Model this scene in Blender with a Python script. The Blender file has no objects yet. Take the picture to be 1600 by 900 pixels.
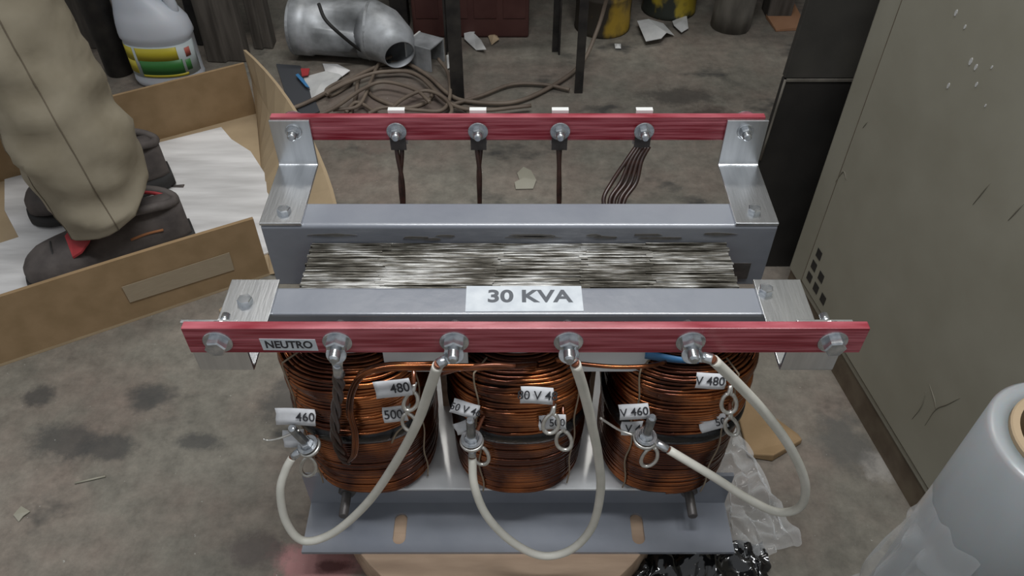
import bpy, bmesh, math, random
from mathutils import Vector, Matrix, noise
random.seed(7)
S = bpy.context.scene
COL = S.collection
# ---------------------------------------------------------------- camera, light
CZ = 0.93; FPX = 1250.0; PITCH = math.radians(45)
cam_d = bpy.data.cameras.new('camera'); cam = bpy.data.objects.new('camera', cam_d); COL.objects.link(cam)
cam.location = (0, 0, CZ); cam.rotation_euler = (math.radians(90) - PITCH, 0, 0)
cam_d.sensor_width = 36; cam_d.lens = 36 * FPX / 1600; cam_d.clip_start = 0.02
S.camera = cam
w = bpy.data.worlds.new('world'); S.world = w; w.use_nodes = True
bg = w.node_tree.nodes['Background']; bg.inputs[0].default_value = (0.80, 0.83, 0.87, 1); bg.inputs[1].default_value = 0.36
def area(name, loc, rot, sx, sy, power, col):
    d = bpy.data.lights.new(name, 'AREA'); d.shape = 'RECTANGLE'; d.size = sx; d.size_y = sy; d.energy = power; d.color = col
    o = bpy.data.objects.new(name, d); COL.objects.link(o); o.location = loc; o.rotation_euler = rot
    return o
area('ceiling_tube_light', (0.2, 0.32, 2.3), (math.radians(0), 0, 0), 1.25, 0.2, 28, (0.97, 0.985, 1.0))
area('ceiling_tube_light_far', (-0.1, 2.05, 2.45), (math.radians(-18), 0, 0), 1.25, 0.2, 10, (1.0, 0.97, 0.92))
S.view_settings.view_transform = 'Standard'; S.view_settings.look = 'None'
S.view_settings.exposure = 0.22; S.view_settings.gamma = 1; S.view_settings.use_curve_mapping = False

# ---------------------------------------------------------------- point helpers
sP, cP = math.sin(PITCH), math.cos(PITCH)
def ray(u, v):
    a = (u - 800) / FPX; b = (v - 450) / FPX
    return Vector((a, cP - b * sP, -sP - b * cP))
def onz(u, v, z=0.0):
    d = ray(u, v); t = (z - CZ) / d.z
    return Vector((d.x * t, d.y * t, z))
def aty(u, v, Y):
    d = ray(u, v); t = Y / d.y
    return Vector((d.x * t, Y, CZ + d.z * t))

# ---------------------------------------------------------------- mesh builder
class MB:
    def __init__(s): s.v = []; s.f = []; s.sm = []
    def add(s, vs, fs, smooth=False, M=None):
        o = len(s.v)
        for p in vs:
            p = Vector(p)
            s.v.append(M @ p if M else p)
        for f in fs: s.f.append([i + o for i in f]); s.sm.append(smooth)
        return s
    def box(s, x0, x1, y0, y1, z0, z1, M=None):
        vs = [(x, y, z) for z in (z0, z1) for y in (y0, y1) for x in (x0, x1)]
        return s.add(vs, [(0, 2, 3, 1), (4, 5, 7, 6), (0, 1, 5, 4), (2, 6, 7, 3), (0, 4, 6, 2), (1, 3, 7, 5)], False, M)
    def prism(s, poly, z0, z1, M=None, smooth=False):
        n = len(poly)
        vs = [(p[0], p[1], z0) for p in poly] + [(p[0], p[1], z1) for p in poly]
        fs = [list(range(n))[::-1], list(range(n, 2 * n))]
        s.add(vs, fs, False, M); o = len(s.v) - 2 * n
        for i in range(n):
            j = (i + 1) % n
            s.f.append([o + i, o + j, o + n + j, o + n + i]); s.sm.append(smooth)
        return s
    def loft(s, rings, cap0=True, cap1=True, smooth=True, closed=False, M=None):
        n = len(rings[0]); m = len(rings); vs = [p for r in rings for p in r]; fs = []
        for i in range(m - (0 if closed else 1)):
            a = i * n; b = ((i + 1) % m) * n
            for j in range(n):
                k = (j + 1) % n
                fs.append((a + j, a + k, b + k, b + j))
        s.add(vs, fs, smooth, M); o = len(s.v) - n * m
        if not closed:
            if cap0: s.f.append([o + j for j in range(n)][::-1]); s.sm.append(False)
            if cap1: s.f.append([o + (m - 1) * n + j for j in range(n)]); s.sm.append(False)
        return s
    def tube(s, pts, r, n=8, closed=False, caps=True, squash=None):
        pts = [Vector(p) for p in pts]; m = len(pts); rings = []
        T0 = None; N = None
        for i, p in enumerate(pts):
            if closed: t = pts[(i + 1) % m] - pts[i - 1]
            else: t = pts[min(i + 1, m - 1)] - pts[max(i - 1, 0)]
            if t.length < 1e-9: t = T0 or Vector((0, 0, 1))
            t.normalize()
            if N is None:
                N = t.orthogonal().normalized()
            else:
                N = (N - t * N.dot(t))
                if N.length < 1e-6: N = t.orthogonal()
                N.normalize()
            B = t.cross(N); T0 = t
            rr = r[i] if isinstance(r, (list, tuple)) else r
            rings.append([p + (N * math.cos(2 * math.pi * k / n) + B * math.sin(2 * math.pi * k / n)) * rr for k in range(n)])
        return s.loft(rings, caps, caps, True, closed)
    def cyl(s, p0, p1, r0, r1=None, n=24):
        return s.tube([p0, p1], [r0, r0 if r1 is None else r1], n)
    def hexa(s, c, axis, r, h, ph=0.0):
        c = Vector(c); a = Vector(axis).normalized(); N = Vector((1, 0, 0)) if abs(a.x) < .9 else Vector((0, 1, 0))
        N = (N - a * N.dot(a)).normalized(); B = a.cross(N)
        def rg(z, q): return [c + a * z + (N * math.cos(ph + k * math.pi / 3) + B * math.sin(ph + k * math.pi / 3)) * q for k in range(6)]
        return s.loft([rg(0, r), rg(h * .86, r), rg(h, r * .86)], smooth=False)
    def ring(s, c, axis, ro, ri, h, n=28):
        c = Vector(c); a = Vector(axis).normalized(); N = a.orthogonal().normalized(); B = a.cross(N)
        def rg(z, q): return [c + a * z + (N * math.cos(k * 2 * math.pi / n) + B * math.sin(k * 2 * math.pi / n)) * q for k in range(n)]
        e = min(h * .25, (ro - ri) * .2)
        return s.loft([rg(0, ri), rg(0, ro), rg(h - e, ro), rg(h, ro - e), rg(h, ri)], closed=True, smooth=False)
    def sheet(s, fn, nu, nv, th=0.0):
        P = [[Vector(fn(i / nu, j / nv)) for i in range(nu + 1)] for j in range(nv + 1)]
        vs = [p for r in P for p in r]; fs = []
        for j in range(nv):
            for i in range(nu):
                a = j * (nu + 1) + i; fs.append((a, a + 1, a + nu + 2, a + nu + 1))
        return s.add(vs, fs, True)
def wloc(o):
    l = Vector((0, 0, 0))
    while o is not None: l += o.location; o = o.parent
    return l
def obj(name, mb, mat, parent=None, label=None, bevel=0, solid=0, sub=0, cat=None, group=None, kind=None):
    c = Vector([(min(p[i] for p in mb.v) + max(p[i] for p in mb.v)) / 2 for i in range(3)])
    if parent is None: c.z = min(p.z for p in mb.v)
    me = bpy.data.meshes.new(name); me.from_pydata([p - c for p in mb.v], [], mb.f)
    me.polygons.foreach_set('use_smooth', mb.sm)
    bm = bmesh.new(); bm.from_mesh(me); bmesh.ops.recalc_face_normals(bm, faces=bm.faces); bm.to_mesh(me); bm.free()
    for m in (mat if isinstance(mat, list) else [mat]): me.materials.append(m)
    o = bpy.data.objects.new(name, me); COL.objects.link(o)
    if parent: o.parent = parent; o.location = c - wloc(parent)
    else: o.location = c
    if solid: md = o.modifiers.new('solid', 'SOLIDIFY'); md.thickness = solid; md.offset = 0
    if bevel: md = o.modifiers.new('bevel', 'BEVEL'); md.width = bevel; md.segments = 2; md.limit_method = 'ANGLE'; md.angle_limit = math.radians(50)
    if sub: md = o.modifiers.new('sub', 'SUBSURF'); md.levels = sub; md.render_levels = sub
    tag(o, label, cat, group, kind)
    return o
def tag(o, label=None, cat=None, group=None, kind=None):
    if label: o['label'] = label
    if cat: o['category'] = cat
    if group: o['group'] = group
    if kind: o['kind'] = kind
    return o
def thing(name, loc, label, cat, group=None):
    o = bpy.data.objects.new(name, None); COL.objects.link(o); o.location = loc; o.empty_display_size = .05
    return tag(o, label, cat, group)
def text(s, name, size, M, mat, parent, depth=0.0003, bold=0.0, sx=1.0):
    cu = bpy.data.curves.new(name, 'FONT'); cu.body = s; cu.size = size; cu.align_x = 'CENTER'; cu.align_y = 'CENTER'; cu.extrude = depth; cu.offset = bold
    t = bpy.data.objects.new('tmp', cu); COL.objects.link(t)
    dg = bpy.context.evaluated_depsgraph_get(); me = bpy.data.meshes.new_from_object(t.evaluated_get(dg))
    bpy.data.objects.remove(t); bpy.data.curves.remove(cu)
    me.transform(M @ Matrix.Diagonal((sx, 1, 1, 1)))
    vs = [v.co.copy() for v in me.vertices]
    c = sum(vs, Vector()) / len(vs); me.transform(Matrix.Translation(-c)); me.name = name
    me.materials.clear(); me.materials.append(mat)
    o = bpy.data.objects.new(name, me); COL.objects.link(o); o.parent = parent; o.location = c - wloc(parent)
    return o
def smoothpath(P, k=8, closed=False):
    P = [Vector(p) for p in P]; out = []; n = len(P)
    rng = range(n if closed else n - 1)
    for i in rng:
        p1 = P[i]; p2 = P[(i + 1) % n]
        p0 = P[i - 1] if (i > 0 or closed) else p1 * 2 - p2
        p3 = P[(i + 2) % n] if (i + 2 < n or closed) else p2 * 2 - p1
        for j in range(k):
            t = j / k
            out.append(.5 * ((2 * p1) + (p2 - p0) * t + (2 * p0 - 5 * p1 + 4 * p2 - p3) * t * t + (3 * p1 - p0 - 3 * p2 + p3) * t ** 3))
    if not closed: out.append(P[-1])
    return out
def frame(o, xdir, ydir):
    x = Vector(xdir).normalized(); y = Vector(ydir); y = (y - x * y.dot(x)).normalized(); z = x.cross(y)
    M = Matrix((x, y, z)).transposed().to_4x4(); M.translation = Vector(o); return M
def rotz(a, loc): return Matrix.Translation(Vector(loc)) @ Matrix.Rotation(a, 4, 'Z')

# ---------------------------------------------------------------- materials
def mat(name, col, rough=.6, metal=0, noise_amt=0, nscale=40, col2=None, stretch=(1, 1, 1), bump=0, bscale=None, detail=5, lo=.35, hi=.65, rough2=None, **kw):
    m = bpy.data.materials.new(name); m.use_nodes = True; nt = m.node_tree; N = nt.nodes; L = nt.links; b = N['Principled BSDF']
    b.inputs['Roughness'].default_value = rough; b.inputs['Metallic'].default_value = metal
    b.inputs['Base Color'].default_value = (*col, 1)
    for k, v in kw.items():
        b.inputs[k.replace('_', ' ')].default_value = v
    if col2 or bump:
        tc = N.new('ShaderNodeTexCoord'); mp = N.new('ShaderNodeMapping'); mp.inputs['Scale'].default_value = stretch
        L.new(tc.outputs['Object'], mp.inputs[0])
    if col2:
        nz = N.new('ShaderNodeTexNoise'); nz.inputs['Scale'].default_value = nscale; nz.inputs['Detail'].default_value = detail
        L.new(mp.outputs[0], nz.inputs['Vector'])
        r = N.new('ShaderNodeValToRGB'); r.color_ramp.elements[0].position = lo; r.color_ramp.elements[1].position = hi
        r.color_ramp.elements[0].color = (*col, 1); r.color_ramp.elements[1].color = (*col2, 1)
        L.new(nz.outputs[0], r.inputs[0]); L.new(r.outputs[0], b.inputs['Base Color'])
        if rough2 is not None:
            mr = N.new('ShaderNodeMapRange'); mr.inputs[1].default_value = lo; mr.inputs[2].default_value = hi
            mr.inputs[3].default_value = rough; mr.inputs[4].default_value = rough2
            L.new(nz.outputs[0], mr.inputs[0]); L.new(mr.outputs[0], b.inputs['Roughness'])
    if bump:
        n2 = N.new('ShaderNodeTexNoise'); n2.inputs['Scale'].default_value = bscale or nscale; n2.inputs['Detail'].default_value = 6
        L.new(mp.outputs[0], n2.inputs['Vector'])
        bp = N.new('ShaderNodeBump'); bp.inputs['Strength'].default_value = bump; bp.inputs['Distance'].default_value = .003
        L.new(n2.outputs[0], bp.inputs['Height']); L.new(bp.outputs[0], b.inputs['Normal'])
    return m
def floor_mat():
    m = bpy.data.materials.new('stained_shadowed_concrete'); m.use_nodes = True; nt = m.node_tree; N = nt.nodes; L = nt.links; b = N['Principled BSDF']
    tc = N.new('ShaderNodeTexCoord')
    tc = N.new('ShaderNodeNewGeometry')
    class _T: outputs = {'Object': tc.outputs['Position']}
    tc = _T
    def nz(scale, det=6, off=(0, 0, 0), st=(1, 1, 1), rough=.6):
        mp = N.new('ShaderNodeMapping'); mp.inputs['Location'].default_value = off; mp.inputs['Scale'].default_value = st
        L.new(tc.outputs['Object'], mp.inputs[0])
        n = N.new('ShaderNodeTexNoise'); n.inputs['Scale'].default_value = scale; n.inputs['Detail'].default_value = det; n.inputs['Roughness'].default_value = rough
        L.new(mp.outputs[0], n.inputs['Vector']); return n.outputs[0]
    def ramp(x, stops):
        r = N.new('ShaderNodeValToRGB'); e = r.color_ramp.elements
        while len(e) < len(stops): e.new(.5)
        for i, (p, c) in enumerate(stops): e[i].position = p; e[i].color = (*c, 1)
        L.new(x, r.inputs[0]); return r.outputs[0]
    def g(v): return (v, v, v)
    def mix(f, a, c, mode='MIX', fac=1.0):
        x = N.new('ShaderNodeMix'); x.data_type = 'RGBA'; x.blend_type = mode
        if f is None: x.inputs[0].default_value = fac
        else: L.new(f, x.inputs[0])
        for s, val in ((6, a), (7, c)):
            if isinstance(val, tuple): x.inputs[s].default_value = (*val, 1)
            else: L.new(val, x.inputs[s])
        return x.outputs[2]
    base = ramp(nz(3.2, 8), [(.3, (.125, .116, .096)), (.5, (.185, .171, .141)), (.7, (.245, .224, .186))])
    tint = ramp(nz(6, 4, (5, 2, 0)), [(.42, g(0)), (.72, g(.5))])
    c = mix(tint, base, (.235, .165, .135))
    c = mix(None, c, ramp(nz(38, 8, rough=.75), [(.3, g(.55)), (.7, g(1.35))]), 'MULTIPLY', .75)
    st = ramp(nz(5.2, 5, (1.7, 3.1, 0), (1, 1.5, 1)), [(.585, g(0)), (.68, g(.85))])
    c = mix(st, c, (.042, .042, .04))
    def spot(x, y, r, squash=1.0):
        mp = N.new('ShaderNodeMapping'); mp.vector_type = 'POINT'; mp.inputs['Location'].default_value = (-x, -y * squash, 0); mp.inputs['Scale'].default_value = (1, squash, 0)
        L.new(tc.outputs['Object'], mp.inputs[0])
        ln = N.new('ShaderNodeVectorMath'); ln.operation = 'LENGTH'; L.new(mp.outputs[0], ln.inputs[0])
        d = N.new('ShaderNodeMath'); d.operation = 'DIVIDE'; L.new(ln.outputs['Value'], d.inputs[0]); d.inputs[1].default_value = r * 1.9
        a = N.new('ShaderNodeMath'); a.operation = 'ADD'; L.new(d.outputs[0], a.inputs[0]); L.new(nz(26, 8, (x, y, 0), rough=.75), a.inputs[1])
        return ramp(a.outputs[0], [(.75, g(.72)), (1.35, g(0))])
    for (u, v, r, cc, sq) in FLOOR_SPOTS:
        p = onz(u, v); c = mix(spot(p.x, p.y, r, sq), c, cc)
    fl = ramp(nz(170, 2, (3, 3, 0)), [(.735, g(0)), (.76, g(.6))])
    c = mix(fl, c, (.5, .5, .46))
    L.new(c, b.inputs['Base Color'])
    b.inputs['Roughness'].default_value = .62; b.inputs['Specular IOR Level'].default_value = .35
    bp = N.new('ShaderNodeBump'); bp.inputs['Strength'].default_value = .35; bp.inputs['Distance'].default_value = .004
    L.new(nz(30, 8), bp.inputs['Height']); L.new(bp.outputs[0], b.inputs['Normal'])
    return m
FLOOR_SPOTS = [(500, 880, .075, (.42, .19, .19), 1.6), (650, 895, .05, (.42, .2, .2), 1.5), (1370, 730, .03, (.36, .34, .31), 1.0),
               (1320, 690, .045, (.10, .098, .09), .7), (1060, 150, .10, (.05, .045, .04), 2.0), (1110, 180, .07, (.045, .03, .025), 1.5),  # the dark back-right spots are floor shadow painted into the colour
               (620, 170, .18, (.17, .125, .105), 1.0), (520, 885, .03, (.06, .012, .012), 3),
               (240, 620, .04, (.055, .055, .052), 1.2), (60, 618, .03, (.04, .04, .04), 1.2), (100, 690, .07, (.05, .05, .048), 1.8), (305, 690, .045, (.05, .05, .048), 2.4), (170, 700, .05, (.05, .05, .048), 1.8),
               (450, 625, .05, (.075, .073, .068), 1.0), (400, 860, .05, (.075, .06, .055), 1.5)]  # first spot paints the soft clamp shadow beside the left coil
M = {}
M['floor'] = floor_mat()
M['red'] = None
def red_board():
    m = mat('red_varnished_fibre_board', (.22, .014, .026), .28, 0, col2=(.56, .17, .20), nscale=60, stretch=(.22, 1, 6.0), lo=.36, hi=.76, detail=6, bump=.12, bscale=90)
    return m
M['red'] = red_board()
M['gpaint'] = mat('grey_glossy_paint', (.19, .205, .238), .26, 0, col2=(.25, .265, .295), nscale=9, bump=.10, bscale=60, Coat_Weight=.4, Coat_Roughness=.12)
M['gpaint_dirty'] = mat('grey_paint_varnish_runs', (.04, .035, .03), .3, 0, col2=(.20, .215, .255), nscale=22, stretch=(.5, 1, 2.5), lo=.36, hi=.44, bump=.1, Coat_Weight=.5)
M['alu'] = mat('brushed_aluminium', (.66, .68, .70), .30, 1.0, col2=(.78, .80, .82), nscale=30, stretch=(4, .4, .4), bump=.04, bscale=120)
M['lip'] = mat('bright_tinned_strip', (.80, .80, .78), .5, .15)
M['zinc'] = mat('zinc_plated_steel', (.42, .45, .48), .27, .9, col2=(.68, .70, .72), nscale=150)
M['dsteel'] = mat('dull_dark_steel', (.075, .07, .068), .45, .5, col2=(.14, .13, .125), nscale=60)
M['copper'] = mat('enamelled_copper_wire', (.075, .019, .007), .22, .9, col2=(.52, .17, .048), nscale=11, stretch=(1.3, 1.3, 1), lo=.42, hi=.68, Coat_Weight=.3, Coat_Roughness=.1)  # orange highlights and dark gaps put into the wire colour as noise patches
M['copper_b'] = mat('bright_enamelled_copper', (.20, .065, .03), .26, .6, Coat_Weight=.4)
M['darkcop'] = mat('varnished_dark_lead', (.022, .012, .010), .35, .1, col2=(.05, .022, .016), nscale=90)
M['varn'] = mat('brown_varnish', (.09, .08, .065), .25, col2=(.15, .15, .15), nscale=60)
M['tape'] = mat('black_cloth_tape', (.005, .005, .006), .25, bump=.2, bscale=300)
M['tin'] = mat('tinned_wire', (.55, .54, .50), .33, .75, col2=(.72, .71, .67), nscale=200)
M['cable'] = mat('off_white_cable_sheath', (.60, .59, .52), .48, 0, col2=(.68, .66, .59), nscale=50, Subsurface_Weight=.0)
M['paper'] = mat('white_paper', (.66, .67, .69), .7, 0, col2=(.74, .75, .77), nscale=120)
M['paperg'] = mat('paper_over_paint', (.52, .56, .60), .5, 0, col2=(.64, .68, .71), nscale=60)
M['ink'] = mat('black_ink', (.03, .03, .035), .6)
M['inkg'] = mat('faded_grey_ink', (.10, .11, .125), .6)
M['string'] = mat('waxed_string', (.30, .24, .17), .7)
M['presspan'] = mat('pale_insulation_board', (.62, .64, .65), .3, 0, col2=(.74, .76, .77), nscale=14, Coat_Weight=.7, Coat_Roughness=.08, bump=.25, bscale=35)
M['wood'] = mat('raw_plywood', (.34, .235, .16), .7, 0, col2=(.46, .33, .23), nscale=20, stretch=(.5, 3, 3), bump=.1)
M['blue'] = mat('blue_tape', (.05, .20, .42), .45)
M['card'] = mat('brown_cardboard', (.25, .165, .082), .85, 0, col2=(.30, .20, .105), nscale=30, stretch=(1, 1, 1), bump=.05, bscale=200)
M['card_in'] = mat('cardboard_inside', (.36, .27, .165), .85, 0, col2=(.41, .31, .19), nscale=18)
M['cardtape'] = mat('frosted_packing_tape', (.34, .275, .19), .45, 0, col2=(.30, .24, .165), nscale=60, stretch=(1, 1, 14))
M['foam'] = mat('white_foam_sheet', (.50, .49, .48), .8, 0, col2=(.76, .75, .74), nscale=7, stretch=(.6, 4, 1), bump=.35, bscale=14)
M['khaki'] = mat('khaki_cotton', (.25, .215, .15), .9, 0, col2=(.32, .28, .205), nscale=14, bump=.5, bscale=14)
M['shoe'] = mat('dark_brown_suede', (.055, .046, .043), .8, 0, col2=(.11, .094, .086), nscale=22, bump=.3, bscale=120)
M['seam'] = mat('dark_khaki_thread', (.16, .13, .09), .9)
M['stitch'] = mat('orange_stitching', (.32, .13, .05), .8)
M['sole'] = mat('black_rubber', (.02, .019, .018), .75)
M['redlin'] = mat('red_shoe_lining', (.36, .03, .035), .7)
M['beige'] = mat('beige_enamel_grubby', (.285, .27, .212), .5, 0, col2=(.335, .32, .258), nscale=9, detail=12, bump=.04, bscale=60)
M['scuff'] = mat('faint_scuff', (.185, .17, .13), .6)
M['jug'] = mat('white_hdpe_plastic', (.52, .55, .60), .42, 0, col2=(.58, .60, .64), nscale=12, Subsurface_Weight=.12, Subsurface_Scale=.01)
M['galv'] = mat('galvanised_sheet', (.25, .26, .265), .5, .35, col2=(.52, .54, .56), nscale=20, stretch=(1, 1, 1))
M['black'] = mat('black_dusty_steel', (.012, .011, .010), .6, 0, col2=(.022, .02, .018), nscale=14, bump=.06)
M['greydust'] = mat('dusty_charcoal_panel', (.035, .033, .029), .6, 0, col2=(.075, .07, .06), nscale=8, lo=.4, hi=.75)
M['rust'] = mat('dark_red_oxide_steel', (.055, .016, .013), .65, 0, col2=(.08, .03, .024), nscale=12)
M['brownpaint'] = mat('rusty_brown_skirting', (.10, .07, .045), .6, 0, col2=(.16, .125, .085), nscale=30)
M['oldwood'] = mat('weathered_wood', (.05, .042, .034), .85, 0, col2=(.11, .095, .08), nscale=20, stretch=(3, 3, .3), bump=.3, bscale=40)
M['concp'] = mat('rough_grey_post', (.10, .09, .075), .9, 0, col2=(.17, .155, .13), nscale=20, bump=.4, stretch=(2, 2, .5))
M['angle'] = mat('dark_angle_iron', (.022, .02, .02), .55, .3, col2=(.05, .045, .04), nscale=30)
M['yellowcan'] = mat('yellow_paint_spilled_can', (.035, .028, .02), .55, 0, col2=(.42, .27, .03), nscale=9, stretch=(1.3, 1.3, .7), lo=.53, hi=.62)
M['greencan'] = mat('dark_green_can_yellow_drips', (.03, .034, .026), .5, 0, col2=(.40, .30, .03), nscale=16, stretch=(1.3, 1.3, .9), lo=.48, hi=.60)
M['cord'] = mat('dusty_brown_cable', (.12, .09, .068), .6, 0, col2=(.21, .165, .125), nscale=10)
M['scrap'] = mat('white_scrap', (.50, .50, .49), .7, 0, col2=(.60, .60, .58), nscale=30)
M['orangecard'] = mat('orange_brown_card', (.30, .15, .075), .8, 0, col2=(.38, .20, .11), nscale=10)
M['wall'] = mat('sooty_block_wall', (.03, .028, .026), .9, 0, col2=(.055, .05, .046), nscale=6, bump=.3, bscale=30)
M['film'] = mat('wound_stretch_film', (.36, .385, .40), .33, 0, col2=(.24, .265, .27), nscale=5, stretch=(1, 1, .35), Transmission_Weight=.0, Subsurface_Weight=.35, Subsurface_Scale=.03, Coat_Weight=.25, Coat_Roughness=.25)
M['filmend'] = mat('film_roll_end', (.66, .68, .68), .4, 0, Subsurface_Weight=.3, Subsurface_Scale=.02)
M['core_card'] = mat('roll_cardboard_core', (.40, .30, .19), .8)
def clear(name, fac=.35, col=(.9, .93, .95), rough=.12):
    m = bpy.data.materials.new(name); m.use_nodes = True; nt = m.node_tree; N = nt.nodes; L = nt.links; b = N['Principled BSDF']
    b.inputs['Base Color'].default_value = (*col, 1); b.inputs['Roughness'].default_value = rough
    b.inputs['Specular IOR Level'].default_value = 1.0
    fr = N.new('ShaderNodeLayerWeight'); fr.inputs[0].default_value = .4
    mr = N.new('ShaderNodeMapRange'); mr.inputs[3].default_value = fac * .45; mr.inputs[4].default_value = min(1, fac * 2.2)
    L.new(fr.outputs['Facing'], mr.inputs[0]); L.new(mr.outputs[0], b.inputs['Alpha'])
    return m
M['clear'] = clear('clear_plastic_film', .30)
M['clear2'] = clear('thin_clear_wrap', .25)
M['blackfilm'] = mat('glossy_black_plastic', (.01, .01, .011), .12, 0, Coat_Weight=1)
def lam_mat():
    m = bpy.data.materials.new('varnished_silicon_steel_edges'); m.use_nodes = True; nt = m.node_tree; N = nt.nodes; L = nt.links; b = N['Principled BSDF']
    tc = N.new('ShaderNodeTexCoord')
    def nz(sc, st, off=(0, 0, 0)):
        mp = N.new('ShaderNodeMapping'); mp.inputs['Scale'].default_value = st; mp.inputs['Location'].default_value = off; L.new(tc.outputs['Object'], mp.inputs[0])
        n = N.new('ShaderNodeTexNoise'); n.inputs['Scale'].default_value = sc; n.inputs['Detail'].default_value = 5; L.new(mp.outputs[0], n.inputs['Vector']); return n.outputs[0]
    a = nz(100, (.35, 5, 1)); c = nz(13, (1.2, 2.2, 1), (3, 1, 0))
    ad = N.new('ShaderNodeMath'); ad.operation = 'ADD'; L.new(a, ad.inputs[0]); L.new(c, ad.inputs[1])
    r = N.new('ShaderNodeValToRGB'); e = r.color_ramp.elements
    e[0].position = .82 / 2; e[0].color = (.03, .026, .018, 1); e[1].position = 1.24 / 2; e[1].color = (.66, .66, .64, 1)
    k = e.new(.5); k.color = (.15, .14, .118, 1)
    ml = N.new('ShaderNodeMath'); ml.operation = 'MULTIPLY'; ml.inputs[1].default_value = .5; L.new(ad.outputs[0], ml.inputs[0])
    L.new(ml.outputs[0], r.inputs[0]); L.new(r.outputs[0], b.inputs['Base Color'])
    b.inputs['Metallic'].default_value = .45; b.inputs['Roughness'].default_value = .34
    bp = N.new('ShaderNodeBump'); bp.inputs['Strength'].default_value = .6; bp.inputs['Distance'].default_value = .002
    L.new(ad.outputs[0], bp.inputs['Height']); L.new(bp.outputs[0], b.inputs['Normal'])
    return m
M['lam'] = lam_mat()

# ================================================================ setting
mb = MB().box(-3.2, 3.2, -1.2, 2.45, -.1, 0); obj('floor', mb, M['floor'], kind='structure')
mb = MB().box(-3.2, 3.2, 2.40, 2.55, 0, 2.9); obj('wall_back', mb, M['wall'], kind='structure')

# ================================================================ transformer
TX = .007
ZT = .427                       # top of the upper clamps
T = thing('transformer', (TX, .545, .058), 'open three-phase transformer with copper coils, grey clamps and red terminal boards', 'transformer')
X0, X1 = TX - .25, TX + .25
YF, YR = .505, .588             # planes of front and rear clamp webs
th = .0045
def clamp(x0, x1, yweb, out, z0, z1, flat_top, fl, m, holes=()):
    """angle iron: web in plane yweb, flange pointing `out` (-1 towards the viewer)"""
    b = MB(); r = .004
    y0 = yweb; y1 = yweb + out * fl
    # L profile in (y,z) with a rounded outer corner
    if flat_top: zc = z1; s = -1
    else: zc = z0; s = 1
    prof = [(y0 - out * 0, (z0 if flat_top else z1))]
    k = [(y0, zc + s * r)]
    for a in range(1, 5):
        t = a / 5 * math.pi / 2
        k.append((y0 + out * r * (1 - math.cos(t)), zc + s * r * (1 - math.sin(t))))
    k.append((y0 + out * r, zc)); k.append((y1, zc)); k.append((y1, zc + s * th)); k.append((y0 + out * th, zc + s * th)); k.append((y0 + out * th, (z0 if flat_top else z1)))
    prof += k
    rings = [[Vector((x, p[0], p[1])) for p in prof] for x in (x0, x1)]
    b.loft(rings, smooth=False)
    return b
fc = obj('clamp', clamp(X0, X1, YF, -1, .347, ZT, True, .0335, None), M['gpaint'], T, 'front upper grey steel angle clamp', bevel=.0012)
rc = obj('clamp', clamp(X0, X1, YR, 1, .347, ZT, True, .034, None), M['gpaint'], T, 'rear upper grey steel angle clamp', bevel=.0012)
# varnish runs along the rear web
for i in range(11):
    b = MB(); x = random.uniform(-.2, .22); wd = random.uniform(.008, .03); zz = .409 + random.uniform(0, .008)
    pts = [(x + wd * math.cos(a) * random.uniform(.7, 1), YR - .0004, zz + .0025 * math.sin(a) * random.uniform(.5, 1)) for a in [k * math.pi / 5 for k in range(10)]]
    b.add(pts + [(p[0], YR, p[2]) for p in pts], [list(range(10))] + [(k, (k + 1) % 10, 10 + (k + 1) % 10, 10 + k) for k in range(10)])
    obj('varnish_run', b, M['varn'], rc)
# dark square plate on the rear web end
b = MB().box(TX + .212, TX + .234, YR - .0008, YR, .356, .378); obj('dark_plate', b, M['dsteel'], rc)
# lower clamps with slotted front flange
ZB = .062
def lower(yweb, out, fl):
    b = clamp(X0, X1, yweb, out, ZB - th, .122, False, fl, None); return b
SLX = (-.139, .141)
b = MB()
# web
b.box(X0, X1, YF - th, YF, ZB - th, .122)
# flange as strips around the slots
yo = YF - .068
sl = []
for sx in SLX: sl.append((TX + sx - .0075, TX + sx + .0075))
ys0, ys1 = .447, .487
xs = [X0, sl[0][0], sl[0][1], sl[1][0], sl[1][1], X1]
for i in range(5):
    if i in (1, 3):
        b.box(xs[i], xs[i + 1], yo, ys0, ZB - th, ZB); b.box(xs[i], xs[i + 1], ys1, YF - th, ZB - th, ZB)
        cx = (xs[i] + xs[i + 1]) / 2; r = .0075
        for yy, sg in ((ys0, 1), (ys1, -1)):     # rounded slot ends
            for q in (-1, 1):
                poly = [(cx + q * r, yy), (cx + q * r, yy + sg * r)] + [(cx + q * r * math.cos(a), yy + sg * r - sg * r * math.sin(a)) for a in [k * math.pi / 12 for k in range(1, 7)]]
                b.prism(poly, ZB - th, ZB)
    else: b.box(xs[i], xs[i + 1], yo, YF - th, ZB - th, ZB)
lf = obj('clamp', b, M['gpaint'], T, 'front lower slotted grey angle clamp')
obj('clamp', lower(YR, 1, .06), M['gpaint'], T, 'rear lower grey angle clamp')
# tie rods through the lower webs
for x in (-.2, .2):
    b = MB(); b.tube([(TX + x, y, .098) for y in (.462, .463, .61, .611)], [.0045, .0055, .0055, .0045], 16)
    rod = obj('tie_rod', b, M['dsteel'], T)
    b = MB().hexa((TX + x, YF - th, .098), (0, -1, 0), .0105, .009); obj('nut', b, M['dsteel'], rod)
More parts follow.
